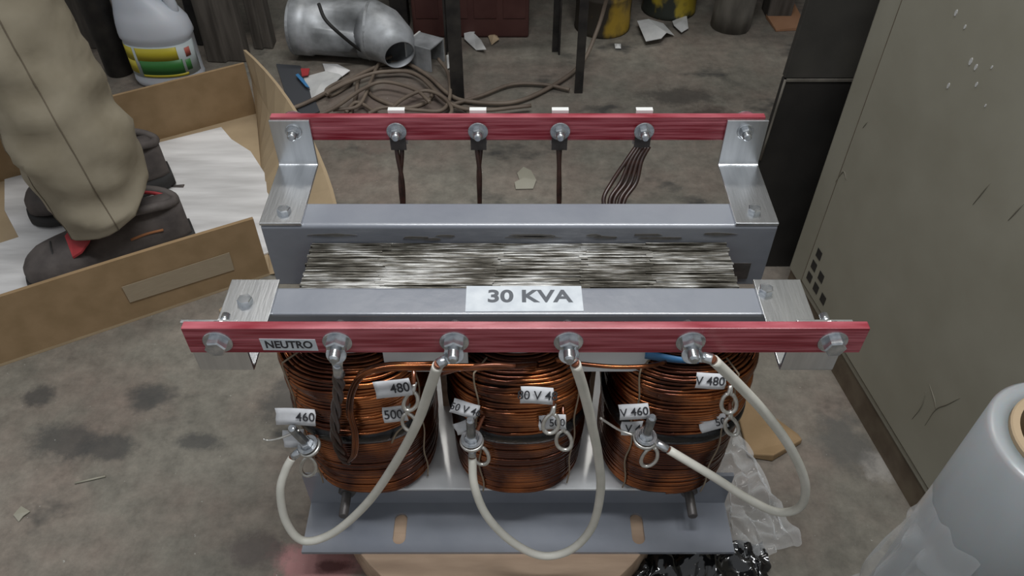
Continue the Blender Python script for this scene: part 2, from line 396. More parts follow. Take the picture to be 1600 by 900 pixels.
# core: laminations
b = MB(); n = 34; yy = YF + .0015; core_hw = .2035
cy0, cy1 = YF + .001, YR - .001
blocks = [-core_hw, -.13, -.062, -.02, .052, .062, .125, core_hw]
for i in range(n):
    y0 = cy0 + (cy1 - cy0) * i / n; y1 = cy0 + (cy1 - cy0) * (i + 1) / n - .0004
    seg = [-core_hw + random.uniform(-.0015, .0015)] + [blocks[k] + random.uniform(-.006, .006) for k in (1, 3, 5, 6)] + [core_hw + random.uniform(-.0015, .0015)]
    for k in range(5):
        z = .406 + random.uniform(-.0009, .0007)
        b.box(TX + seg[k], TX + seg[k + 1] - .0002, y0, y1, .345, z)
b.box(TX - core_hw, TX + core_hw, cy0, cy1, .066, .122)
SP = .166
for k in (-1, 0, 1): b.box(TX + k * SP - .036, TX + k * SP + .036, cy0 + .001, cy1 - .001, .12, .348)
obj('laminated_core', b, M['lam'], T)
# insulation boards
b = MB().box(TX - .165, TX + .165, .481, .655, .1225, .1265); obj('insulation_board', b, M['presspan'], T, 'glossy pale board under the coils', bevel=.0008)
for xa, xb in ((-.1215, -.0415), (.052, .1295)):
    b = MB().box(xa, xb, .4875, .4905, .3285, .372); obj('insulation_board', b, M['presspan'], T, 'small pale board hanging under the front clamp', bevel=.0005)
for xa in (-.083, .083):
    b = MB().box(TX + xa - .009, TX + xa + .009, .597, .606, .1265, .340); obj('wooden_spacer', b, M['wood'], T)

# ---- coils
RX, RY = .0715, .0745
CYC = .545
def coil_pt(cx, a, rx, ry, z):
    # softly squared ellipse
    c, s = math.cos(a), math.sin(a); e = .80
    return Vector((cx + rx * math.copysign(abs(c) ** e, c), CYC + ry * math.copysign(abs(s) ** e, s), z))
def coil_surf_y(cx, x, rx=RX, ry=RY):
    q = max(-1, min(1, (x - cx) / rx)); return CYC - ry * math.sqrt(1 - q * q)
coils = []
WR = .0021
for ci, kx in enumerate((-1, 0, 1)):
    cx = TX + kx * SP; rnd = random.Random(50 + ci)
    b = MB(); pts = []; nseg = 56
    zlo, zhi = .1295, .3355; pitch = .00425; turns = int((zhi - zlo) / pitch)
    jit = [rnd.uniform(-.0009, .0009) for _ in range(turns + 30)]
    # main helix, widening slightly towards the top
    for t in range(turns * nseg):
        k = t / nseg; f = k / turns
        a = 2 * math.pi * k - math.pi / 2
        bulge = .0022 * math.sin(f * math.pi) + .003 * f * f
        if .53 < f < .57: bulge -= .0028
        i0 = int(k); j = jit[i0] * (1 - (k - i0)) + jit[i0 + 1] * (k - i0)
        wob = .0009 * math.sin(3 * a + i0 * (.9 if f > .6 else .12)) * (1.6 if f > .6 else .5)
        z = zlo + pitch * k + (.0016 * math.sin(a * 1.0 + i0) if f > .62 else 0)
        q = .0035 * max(0, 1 - k / 3) ** 2
        pts.append(coil_pt(cx, a, RX - WR + bulge + j + wob - q, RY - WR + bulge + j + wob - q, z))
    # shoulder: rings closing in over the top
    for t in range(9 * nseg):
        k = t / nseg; a = 2 * math.pi * k - math.pi / 2
        ins = .0035 * k + .0015
        pts.append(coil_pt(cx, a, RX + .0008 - ins, RY + .0008 - ins, zhi + .0035 * math.sin(min(1, k / 5) * math.pi / 2) + .0012 * math.sin(2 * a + k * 2.1)))
    b.tube(pts, WR, 6)
    o = obj('coil', b, M['copper'], T, ['left copper coil with black tape band', 'middle copper coil with black tape band', 'right copper coil with black tape band'][ci])
    coils.append(o)
    # inner former
    b = MB(); N_ = 40
    ro = [[coil_pt(cx, 2 * math.pi * j / N_, RX - .0045, RY - .0045, z) for j in range(N_)] for z in (.128, .334)]
    b.loft(ro); obj('winding_former', b, M['darkcop'], o)
    b = MB(); b.ring((cx, CYC, .334), (0, 0, 1), RX - .026, RX - .030, .0125, 48); obj('insulation_collar', b, M['presspan'], o, 'pale insulation collar')
    # tape band
    b = MB(); N_ = 72; zb = .245; rr = []
    for (dz, dr) in ((-.0098, .0012), (-.0082, .0032), (-.003, .0048), (.003, .0050), (.0080, .0040), (.0098, .0016)):
        rr.append([coil_pt(cx, 2 * math.pi * j / N_, RX + .0006 + dr, RY + .0006 + dr, zb + dz + .0012 * math.sin(4 * math.pi * j / N_ + ci)) for j in range(N_)])
    b.loft(rr, cap0=False, cap1=False); obj('tape_band', b, M['tape'], o)
    # tie strings
    for aa in ((-2.35, -.62), (-2.05, -.8), (-2.2, -1.1))[ci]:
        p = []
        for i in range(31):
            f = i / 30; z = .131 + (.344 - .131) * f
            bl = .0022 * math.sin(f * math.pi) + .003 * f * f + .0022
            p.append(coil_pt(cx, aa + .03 * math.sin(i * .6), RX + bl, RY + bl, z))
        p.append(coil_pt(cx, aa, RX - .014, RY - .014, .3465))
        obj('tie_string', MB().tube(p, .0009, 6), M['string'], o)

# blue tape on the right coil
p0 = aty(1010, 549, .492); b = MB()
rows = []
for i in range(13):
    f = i / 12; c = aty(1008 + 84 * f, 552 + 11 * math.sin(f * 1.5), .484 - .012 * f)
    hw = .0055 * (1 - .55 * f) + .001
    rows.append([c + Vector((0, -.0012, hw)), c + Vector((0, -.0022, 0)), c + Vector((0, -.0012, -hw)), c + Vector((0, .0006, 0))])
b.loft(rows); obj('blue_tape', b, M['blue'], coils[2], 'strip of blue tape')

# ---- brackets (aluminium Z plates)
bt = .003
def bracket(x0, x1, yend, ybend, top):
    b = MB(); s = 1 if ybend > yend else -1; z0 = ZT; r = .003
    prof = [(yend, z0), (yend, z0 + bt), (ybend - s * (bt + r), z0 + bt)]
    for k in range(1, 4):
        t = k / 4 * math.pi / 2; prof.append((ybend - s * (bt + r) + s * r * math.sin(t), z0 + bt + r - r * math.cos(t)))
    prof += [(ybend - s * bt, z0 + bt + r), (ybend - s * bt, top), (ybend, top), (ybend, z0 + r)]
    for k in range(1, 4):
        t = k / 4 * math.pi / 2; prof.append((ybend - s * r + s * r * math.cos(t), z0 + r - r * math.sin(t)))
    prof += [(ybend - s * r, z0)]
    b.loft([[Vector((x, p[0], p[1])) for p in prof] for x in (x0, x1)], smooth=False)
    return b
FB = [(-.2505, -.2075), (.2155, .2575)]
RB = [(-.2435, -.2030), (.2155, .2570)]
def hexbolt(c, axis, parent, r=.0068, h=.005, washer=.0098, stud=0, mt='zinc', name='bolt', cap=False, ph=0.3, label=None):
    """bolt head or nut on a washer; stud>0 adds a protruding thread"""
    c = Vector(c); a = Vector(axis).normalized()
    b = MB().hexa(c + a * (.0014 if washer else 0), a, r, h, ph)
    if stud:
        p = [c + a * (.001 + h)]; rs = [.0038]
        nth = int((stud - h) / .0012)
        for i in range(nth):
            p += [c + a * (h + .001 + i * .0012 + .0003), c + a * (h + .001 + i * .0012 + .0009)]; rs += [.0044, .0038]
        p += [c + a * (stud + .002)]; rs += [.0028]
        b.tube(p, rs, 14)
    o = obj(name, b, M[mt], parent, label)
    if washer:
        obj('washer', MB().ring(c, a, washer, .003, .0014), M[mt], o)
    return o
brs = []
for i, (xa, xb) in enumerate(FB):
    o = obj('bracket', bracket(xa, xb, .511, .408, .4855), M['alu'], T, 'front %s aluminium bracket' % ('left', 'right')[i], bevel=.0004); brs.append(o)
    p = onz(*((382, 468), (1197, 451))[i], ZT + bt + .004)
    hexbolt((p.x, p.y, ZT + bt), (0, 0, 1), o, washer=0, r=.0066, h=.0055)
for i, (xa, xb) in enumerate(RB):
    o = obj('bracket', bracket(xa, xb, .588, .686, .4830), M['alu'], T, 'rear %s aluminium bracket' % ('left', 'right')[i], bevel=.0004); brs.append(o)
    p = onz(*((443, 327), (1179, 326))[i], ZT + bt + .004)
    hexbolt((p.x, p.y, ZT + bt), (0, 0, 1), o, washer=0, r=.0066, h=.0055)
# ---- terminal boards
FY0 = .3975
b = MB().box(-.2455, .2655, FY0, FY0 + .0075, .4625, .490); fb = obj('terminal_board', b, M['red'], T, 'front red terminal board', bevel=.0006)
b = MB().box(-.2425, .2540, .6865, .694, .4575, .4850); rb = obj('terminal_board', b, M['red'], T, 'rear red terminal board', bevel=.0006)
FX = [(-.2215, 0), (-.1315, 1), (-.0435, 1), (.0425, 1), (.1345, 1), (.2415, 0)]
zb = .4765
for x, st in FX:
    hexbolt((x, FY0, zb - .001), (0, -1, 0), fb, r=.0082, h=.0075, washer=.0112, stud=.0175 if st else 0, name='terminal_bolt' if st else 'bolt', ph=.52 if st else .1)
    # far end of the bolt behind the board
    yb = FY0 + .0075 + (0 if st else .003)
    bb = MB(); bb.ring((x, yb, zb), (0, 1, 0), .0098, .003, .0014); bb.hexa((x, yb + .0014, zb), (0, 1, 0), .0066, .005, .2); bb.tube([(x, yb + .006, zb), (x, yb + (.011 if st else .016), zb)], .0034, 12)
    obj('bolt_end', bb, M['zinc'], fb)
RXs = [-.1166, -.0343, .0486, .1334]
for x in RXs:
    # flat connector behind the board with its lip over the top
    bb = MB().box(x - .0085, x + .0085, .6942, .6962, .4475, .4868); bb.box(x - .0085, x + .0085, .6942, .7000, .4868, .4882)
    obj('terminal_strip', bb, M['lip'], rb, bevel=.0003)
    bb = MB().box(x - .008, x + .008, .6835, .6863, .4475, .466); obj('terminal_tab', bb, M['dsteel'], rb)
    hexbolt((x, .6835, .4705), (0, -1, 0), rb, r=.0062, h=.005, washer=.0102, stud=.012, name='terminal_bolt')
for x in (-.2205, .2355):
    hexbolt((x, .683, .4705), (0, -1, 0), rb, r=.0062, h=.005, washer=.0085, stud=.011)
    bb = MB(); bb.ring((x, .694, .4735), (0, 1, 0), .0135, .003, .0014); bb.hexa((x, .6954, .4735), (0, 1, 0), .0066, .005); obj('bolt_end', bb, M['zinc'], rb)
# ---- rear leads
for k, x in enumerate(RXs[:3]):
    ex = x + (-.002, -.004, -.001)[k] + .001
    for s in (0, 1):
        p = []
        for i in range(41):
            f = i / 40; ph = f * math.pi * (3.2 if k else 2.6) + s * math.pi; amp = .0028 * (.55 + .45 * math.cos(f * 5 + k))
            p.append((x + (ex - x) * f + .003 * f + amp * math.cos(ph), .688 - .055 * f + amp * math.sin(ph) * .6, .450 - .125 * f))
        obj('lead_wire', MB().tube(p, .0024, 8), M['darkcop'], T)
for s in range(5):
    a = [aty(1006 - 12 + s * 5, 229, .686), aty(990 - 12 + s * 6, 252, .675), aty(962 + s * 8 - (s == 0) * 6, 285, .66), aty(946 + s * 7 - (s == 0) * 3 + (s > 2) * 2, 312, .645), aty(950 + s * 5, 345, .63)]
    a.append(a[-1] + Vector((0, -.005, -.03)))
    obj('lead_wire', MB().tube(smoothpath(a, 6), .0023, 8), M['darkcop'], T)

# ---- labels
def paper(name, pts, Mx, th_, m, parent, label=None, curl=0.0):
    """flat slip in a local frame: pts outline (x,y)"""
    b = MB(); w0 = min(p[0] for p in pts); w1 = max(p[0] for p in pts)
    b.prism(pts, 0, th_, Mx); return obj(name, b, m, parent, label)
P1, P2, P3, P4 = [onz(u, v, ZT + .0002) for u, v in ((727, 487), (912, 486), (908, 447), (729, 447))]
b = MB(); b.prism([(p.x, p.y) for p in (P1, P2, P3, P4)], ZT, ZT + .0004); lb = obj('label', b, M['paperg'], fc, 'white paper rating label reading 30 KVA')
cc = onz(827, 463.5, ZT + .0006)
text('30 KVA', 'lettering', .0205, frame((cc.x, cc.y, ZT + .0006), (1, 0, 0), (0, 1, 0)), M['inkg'], fc, .0001, .0006, 1.13)
Mx = frame(aty(451.5, 538.5, FY0), (1, 0, -.01), (0, 0, 1))
paper('label', [(-.0205, -.0062), (.0213, -.0066), (.0207, .0062), (-.0212, .0066)], Mx, .0003, M['paperg'], fb, 'paper slip reading NEUTRO')
text('NEUTRO', 'lettering', .0112, Mx @ Matrix.Translation((0, 0, .0004)), M['ink'], fb, .0001, .0003, .80)

# coil tags
def tagslip(u, v, Y, wpx, hpx, ang, s, ci, tsize=1.0, toff=(0, 0), label=None, lean=.5):
    c = aty(u, v, Y); depth = (c - Vector((0, 0, CZ))).dot(Vector((0, cP, -sP))); k = depth / FPX
    w_, h_ = wpx * k / 2, hpx * k / 2 * 1.12
    a = math.radians(ang)
    X = Vector((math.cos(a), 0, math.sin(a))); up = Vector((0, lean, 1)).normalized()
    Y_ = (up - X * up.dot(X)).normalized()
    Mx = frame(c, X, Y_)
    b = MB()
    def fn(i, j):
        x = (i * 2 - 1) * w_; y = (j * 2 - 1) * h_
        return Mx @ Vector((x + .0006 * math.sin(j * 7 + u), y, .0010 * math.sin(i * 4 + u)))
    b.sheet(fn, 8, 3)
    o = obj('paper_tag', b, M['paper'], T, label or ('white paper tag reading %s' % s if s else 'blank white paper tag'), solid=.0003)
    if s: text(s, 'lettering', h_ * 1.45 * tsize, Mx @ Matrix.Translation((toff[0] * w_, toff[1] * h_, .0018)), M['ink'], o, .0001, .00012, .95)
    return o
tagslip(462, 651.5, .468, 62, 26, -2, '460', 0, 1.0, (.5, .05))
tagslip(459, 685, .470, 33, 27, 2, '', 0)
tagslip(614, 607, .462, 60, 26, 12, '480', 0, 1.05, (.4, .0))
tagslip(617, 647, .462, 38, 24, 6, '500', 0, 1.1, (-.1, .0))
tagslip(727, 639, .462, 43, 22, -24, '50 V 46', 1, .95)
tagslip(722, 668, .464, 26, 18, 30, '', 1)
tagslip(839, 618, .461, 51, 26, -3, '80 V 48', 1, 1.0, (.03, .05))
tagslip(863, 660, .461, 42, 23, 3, 'V 500', 1, .95)
tagslip(1111, 595, .462, 46, 24, -2, 'V 480', 2, 1.05, (-.08, .0))
tagslip(991, 643, .463, 46, 24, 9, 'V 460', 2, 1.0, (0, 0))
tagslip(987, 669, .464, 34, 21, 0, 'V 4', 2, 1.1, (.1, 0))
tagslip(1114, 661, .468, 43, 22, 22, '50', 2, 1.0, (.55, 0))

# tinned eyes on copper tails
def eye(u, v, Y, size, ang, cxoff=0):
    c = aty(u, v, Y); depth = (c - Vector((0, 0, CZ))).dot(Vector((0, cP, -sP))); k = depth / FPX * size * 1.22
    a = math.radians(ang); right = Vector((math.cos(a), 0, -math.sin(a))); dn = Vector((math.sin(a) * .9, -.25, -1 * math.cos(a))).normalized()
    p = []
    for i in range(24):
        t = -math.pi * .93 + i / 23 * math.pi * 1.86
        rx = .62 * (1 + .15 * math.cos(t)); p.append(c + right * k * rx * math.sin(t) + dn * k * (math.cos(t)) * 1.0)
    tail = c - dn * k * 1.35
    p = [tail + Vector((.001, .006, .002)), tail] + p + [tail + Vector((.0012, .0005, 0)), tail + Vector((.002, .006, .002))]
    o = obj('wire_eye', MB().tube(smoothpath(p, 2), .0020, 8), M['tin'], T)
    q = [tail + Vector((.0006, .004, .0015)), tail + Vector((.0006, .010, .006)), tail + Vector((0, .020, .010))]
    obj('copper_tail', MB().tube(smoothpath(q, 4), .0023, 8), M['copper_b'], o)
    return o
for a in ((642, 627, .458, 15, -12), (640, 660, .458, 15, 8), (482, 729, .468, 16, -8), (861, 662, .456, 16, -4), (881, 688, .456, 16, 6), (752, 712, .460, 15, 4),
          (1139, 630, .460, 16, 6), (1143, 666, .462, 15, 16), (1015, 714, .460, 16, -8)): eye(*a)

# coil terminals (stud, nut, washers) and white link cables
CT = [(481, 695, .462, (-.30, -.08, 1)), (737, 686, .452, (.0, -.05, 1)), (1009, 682, .452, (.06, -.05, 1))]
FS = [(708, 545), (887, 545), (1080, 545)]
def lug(p_bolt, p_end, nrm, parent):
    """ring tongue and barrel between the bolt and the cable end"""
    p_bolt = Vector(p_bolt); p_end = Vector(p_end); n = Vector(nrm).normalized(); d = (p_end - p_bolt)
    L_ = d.length; d.normalize()
    b = MB(); b.ring(p_bolt, n, .0078, .0035, .0014, 20)
    s = n.cross(d).normalized()
    q = lambda f, wd, h: [p_bolt + d * L_ * f + s * wd + n * h, p_bolt + d * L_ * f - s * wd + n * h, p_bolt + d * L_ * f - s * wd - n * (h - .0012), p_bolt + d * L_ * f + s * wd - n * (h - .0012)]
    b.loft([q(.3, .0048, .0012), q(.55, .0038, .0016)], smooth=False)
    b.tube([p_bolt + d * L_ * .5, p_bolt + d * L_ * .54, p_bolt + d * L_ * .98, p_bolt + d * L_], [.0028, .0040, .0042, .0038], 14)
    obj('cable_lug', b, M['zinc'], parent)
cable_px = [
    [(684, 571, .383), (672, 606, .392), (650, 665, .405), (615, 728, .415), (572, 788, .418), (520, 833, .415), (474, 845, .412), (447, 815, .420), (438, 768, .435), (446, 735, .448), (456, 716, .456)],
    [(899, 569, .383), (912, 610, .392), (924, 660, .402), (935, 715, .408), (938, 770, .410), (924, 825, .408), (890, 860, .405), (845, 868, .404), (798, 845, .408), (760, 805, .418), (741, 758, .432), (738, 715, .446)],
    [(1115, 563, .383), (1150, 597, .392), (1195, 645, .400), (1235, 700, .404), (1258, 755, .406), (1250, 792, .408), (1215, 800, .412), (1170, 780, .420), (1115, 745, .430), (1045, 703, .444)]]
for i in range(3):
    c = aty(CT[i][0], CT[i][1], CT[i][2]); ax = Vector(CT[i][3]).normalized()
    t = hexbolt(c, ax, T, r=.0068, h=.0055, washer=.0110, stud=.034, name='coil_terminal_bolt')
    obj('washer', MB().ring(c - ax * .006, ax, .0118, .003, .0018), M['zinc'], t)
    obj('tinned_ring', MB().tube([c - ax * .004 + (ax.orthogonal().normalized() * math.cos(q) + ax.cross(ax.orthogonal().normalized()) * math.sin(q)) * .0105 for q in [k * math.pi / 12 for k in range(24)]], .0017, 8, closed=True), M['tin'], t)
    bk = c - ax * .006; cxx = TX + (i - 1) * SP
    tail = [bk, bk + Vector((.004, .008, .004)), Vector((bk.x + .014, coil_surf_y(cxx, bk.x + .014) - .001, bk.z + .016)), Vector((bk.x + .022, coil_surf_y(cxx, bk.x + .022) + .004, bk.z + .018))]
    obj('copper_tail', MB().tube(smoothpath(tail, 5), .0022, 8), M['copper_b'], t)
    b = MB(); b.tube([bk - ax * .0, bk - ax * .004], .0065, .0, 6) if False else b.hexa(bk, -ax, .0066, .004); obj('nut', b, M['zinc'], t)
    pts = [aty(*p) for p in cable_px[i]]
    path = smoothpath(pts, 8)
    cb = obj('link_cable', MB().tube(path, .0043, 14), M['cable'], T, ['white cable looping from the left coil', 'white cable looping under the middle coil', 'white cable looping out to the right'][i])
    x = (-.0435, .0425, .1345)[i]
    sp = Vector((x, FY0 - .0016, zb - .001))
    d0 = (path[1] - path[0]).normalized(); d1 = (path[-2] - path[-1]).normalized()
    for end, dd in ((path[0], d0), (path[-1], d1)):
        obj('bare_strands', MB().tube([end - dd * .004, end + dd * .0005], .0034, 12), M['copper_b'], cb)
    lug(sp + Vector((0, -.0075, -.004)), path[0] - d0 * .002, (0, -1, .35), cb)
    lug(c + ax * .0, path[-1] - d1 * .002, ax, cb)
# short bare wire at the left terminal and right
b = MB().tube(smoothpath([aty(411, 686, .458), aty(420, 688, .458), aty(440, 684, .458), aty(468, 672, .460)], 5), .0012, 6); obj('wire_tail', b, M['tin'], T)
b = MB().tube(smoothpath([aty(938, 653, .462), aty(950, 661, .462), aty(968, 672, .462), aty(990, 680, .458)], 5), .0012, 6); obj('wire_tail', b, M['tin'], T)
b = MB().tube(smoothpath([aty(612, 692, .468), aty(620, 676, .466), aty(634, 664, .464)], 5), .0010, 6); obj('wire_tail', b, M['string'], T)
# neutral lead: twisted dark bundle from NEUTRO terminal, copper loop turning back up
lugp = Vector((-.1315, FY0 - .009, zb - .005))
e0 = aty(529, 585, .400)
lug(lugp, e0, (0, -1, .35), T)
base = smoothpath([aty(529, 583, .400), aty(529, 610, .418), aty(525, 645, .440), aty(524, 680, .452), aty(533, 708, .454), aty(543, 722, .456)], 8)
for s in range(3):
    p = []
    for i, q in enumerate(base):
        f = i / (len(base) - 1); ph = f * 16 + s * 2.094; a = .0028
        p.append(q + Vector((a * math.cos(ph), a * .6 * math.sin(ph), 0)))
    obj('lead_wire', MB().tube(p, .0026, 8), M['darkcop'], T)
for s, off in ((0, 0), (1, 5)):
    p = smoothpath([aty(543, 722, .454), aty(551 + off, 708, .452), aty(552 + off, 676, .452), aty(544 + off, 642, .452), aty(549 + off, 608, .450), aty(566 + off, 585, .450), aty(604, 573 + off * .8, .455), aty(660, 571 + off, .458), aty(730, 571 + off, .462), aty(800, 571 + off * .5, .466), aty(840, 568 + off * .5, .480)], 8)
    obj('lead_wire', MB().tube(p, .0021, 8), M['copper'], T)
for (pp, m) in (([(868, 562, .475), (905, 568, .466), (960, 573, .464), (1010, 572, .465), (1040, 566, .475)], 'copper'), ([(690, 584, .470), (725, 575, .462), (770, 570, .462), (805, 572, .464)], 'copper_b'),
                ([(560, 584, .462), (600, 570, .460), (660, 568, .460), (705, 566, .470)], 'copper')):
    obj('lead_wire', MB().tube(smoothpath([aty(*q) for q in pp], 6), .0021, 8), M[m], T)

# plywood disc under it
b = MB(); n = 64
poly = [(-.013 + .213 * math.cos(2 * math.pi * k / n), .575 + .213 * math.sin(2 * math.pi * k / n)) for k in range(n)]
b.prism(poly, 0, .0575, smooth=True); obj('round_plywood_base', b, M['wood'], None, 'round plywood base under the transformer, just showing below its slotted flange', bevel=.002, cat='wooden base')

# ================================================================ cardboard tray
A = Vector((-.800, .745, 0)); B = Vector((-.404, .960, 0))
dirf = (B - A).normalized(); perp = Vector((-.262, .965, 0))
Lft = 1.05
A = B - dirf * Lft
Cc = Vector((-.536, 1.447, 0)); 
Dd = Cc - dirf * Lft
box_t = thing('cardboard_tray', (B + Dd) / 2, 'large shallow open cardboard box with a person standing in it', 'cardboard box')
def wallbox(p, q, h, t, lean=Vector((0, 0, 0)), nrm=1, wav=.0):
    p = Vector(p); q = Vector(q); d = (q - p).normalized(); n = Vector((-d.y, d.x, 0)) * t * nrm; b = MB(); rings = []
    K = 16
    for i in range(K + 1):
        f = i / K; c = p.lerp(q, f); hh = Vector((0, 0, h + wav * math.sin(f * 9))) + lean * 1.0
        bow = n.normalized() * (.004 * math.sin(f * math.pi)) if t else Vector()
        rings.append([c, c + n, c + n + hh + bow, c + hh + bow])
    b.loft(rings, smooth=False); return b
bo = MB(); bo.prism([(A.x, A.y), (B.x, B.y), (Cc.x, Cc.y), (Dd.x, Dd.y)], .0005, .005); obj('tray_bottom', bo, M['card_in'], box_t)
fw = obj('front_wall', wallbox(A, B, .122, .006, Vector((0, 0, 0)), 1, .0015), M['card'], box_t)
obj('back_wall', wallbox(Cc, Dd, .12, .006, Vector((0, 0, 0)), 1), M['card'], box_t)
obj('left_wall', wallbox(Dd, A, .12, .006, Vector((-.03, 0, 0)), 1), M['card'], box_t)
# right wall: flap fallen outwards
b = MB(); K = 14; rings = []
TB = aty(398, 97, 1.447)
for i in range(K + 1):
    f = i / K; c = B.lerp(Cc, 1 - f) + Vector((0, 0, .002))
    lean = .006 + .128 * math.sin(min(1, f * 1.35) * math.pi / 2); hh = math.sqrt(.145 ** 2 - lean ** 2)
    tip = c + Vector((lean, -.03 * f, hh + .004 * math.sin(f * 7)))
    m_ = c.lerp(tip, .5) + Vector((.004, 0, .006))
    nn = Vector((.006, 0, 0))
    rings.append([c, c + nn, m_ + nn, tip + nn, tip, m_])
b.loft(rings, smooth=False); obj('right_flap', b, M['card_in'], box_t)
# packing tape on the front wall (outside)
nf = Vector((dirf.y, -dirf.x, 0))
def onfront(u, v, off=.0):
    # intersection of a ray with the outer face of the front wall
    d = ray(u, v); o = Vector((0, 0, CZ)); t = (B - o).dot(nf) / d.dot(nf); return o + d * t + nf * off
pp = [onfront(u, v, .0012) for u, v in ((190, 448), (358, 394), (366, 421), (203, 472))]
b = MB(); nn = nf * .0008
b.loft([[p for p in pp], [p - nn for p in pp]], smooth=False); obj('packing_tape', b, M['cardtape'], fw)
# foam sheet lying on the tray bottom
fpts = [onz(u, v, .006) for u, v in ((8, 271), (62, 275), (72, 262), (214, 233), (346, 200), (362, 219), (392, 238), (432, 300), (430, 392), (300, 440), (150, 494), (20, 540), (-90, 575), (-120, 420), (30, 372), (8, 330))]
b = MB(); nx = 60; ny = 40
xs_ = [p.x for p in fpts]; ys_ = [p.y for p in fpts]
def inside(x, y, P):
    c = False; n = len(P)
    for i in range(n):
        a, d = P[i], P[i - 1]
        if (a.y > y) != (d.y > y) and x < (d.x - a.x) * (y - a.y) / (d.y - a.y) + a.x: c = not c
    return c
b.prism([(p.x, p.y) for p in fpts], .0055, .0085)
obj('foam_sheet', b, M['foam'], None, 'white foam sheet on the bottom of the cardboard box under the shoes', cat='foam sheet')

# ================================================================ person (legs)
person = thing('person', (-.68, 1.06, .009), 'person in khaki trousers and dark work shoes standing in the cardboard box', 'person')
def leg(path, radii, seed):
    rings = []; n = 30; pts = smoothpath(path, 9); m = len(pts)
    R = smoothpath([(r[0], r[1], 0) for r in radii], 9)
    for i, p in enumerate(pts):
        f = i / (m - 1); rg = []
        for k in range(n):
            a = 2 * math.pi * k / n; d = Vector((math.cos(a), math.sin(a), 0))
            fold = .010 * noise.noise(Vector((math.cos(a) * 1.3 + seed, math.sin(a) * 1.3, p.z * 11 + a * .0))) + .013 * (.35 - abs(noise.noise(Vector((math.cos(a) * 1.5 + seed + p.z * 3, math.sin(a) * 1.5 + p.z * 9, p.z * 15)))))
            fold += .005 * math.sin(p.z * 70 + 3.2 * math.cos(a + seed) + seed) * max(0, 1 - p.z / .42) * (.4 + .6 * math.sin(a * 1 + seed) ** 2)
            rg.append(p + Vector((d.x * (R[i].x + fold), d.y * (R[i].y + fold), (.034 * (d.x * .88 + d.y * .47) + .006 * math.sin(3 * a + seed)) * max(0, 1 - f * 3.5))))
        rings.append(rg)
    return rings
b = MB()
# front (nearer) leg, cuff upward, then hips; rear leg joins at the pelvis
r1 = leg([(-.640, .990, .128), (-.641, .990, .143), (-.645, .990, .18), (-.652, .992, .25), (-.662, .996, .36), (-.672, 1.0, .47), (-.680, 1.01, .62), (-.69, 1.04, .80)],
         [(.071, .066), (.072, .067), (.072, .070), (.080, .076), (.078, .078), (.080, .080), (.090, .088), (.10, .095)], 1.0)
r2 = leg([(-.735, 1.165, .085), (-.735, 1.165, .11), (-.740, 1.165, .18), (-.752, 1.162, .28), (-.765, 1.16, .38), (-.765, 1.155, .48), (-.75, 1.15, .62), (-.72, 1.14, .80)],
         [(.062, .058), (.063, .060), (.066, .062), (.072, .070), (.075, .075), (.078, .078), (.088, .086), (.10, .09)], 4.0)
b.loft(r1, cap0=False, cap1=False); b.loft(r2, cap0=False, cap1=False)
hp = []
for z, rx, ry in ((.74, .10, .15), (.80, .135, .175), (.88, .135, .175), (.98, .12, .155), (1.04, .118, .15)):
    hp.append([Vector((-.705 + rx * math.cos(2 * math.pi * k / 30), 1.09 + ry * math.sin(2 * math.pi * k / 30), z)) for k in range(30)])
b.loft(hp)
tr = obj('trousers', b, M['khaki'], person, solid=.002)
for rr_, q in ((r1, 19), (r1, 25)):
    obj('side_seam', MB().tube([rg[q] * 1.0 + (rg[q] - sum(rg, Vector()) / len(rg)).normalized() * .0012 for rg in rr_[:60]], .0010, 5), M['seam'], tr)
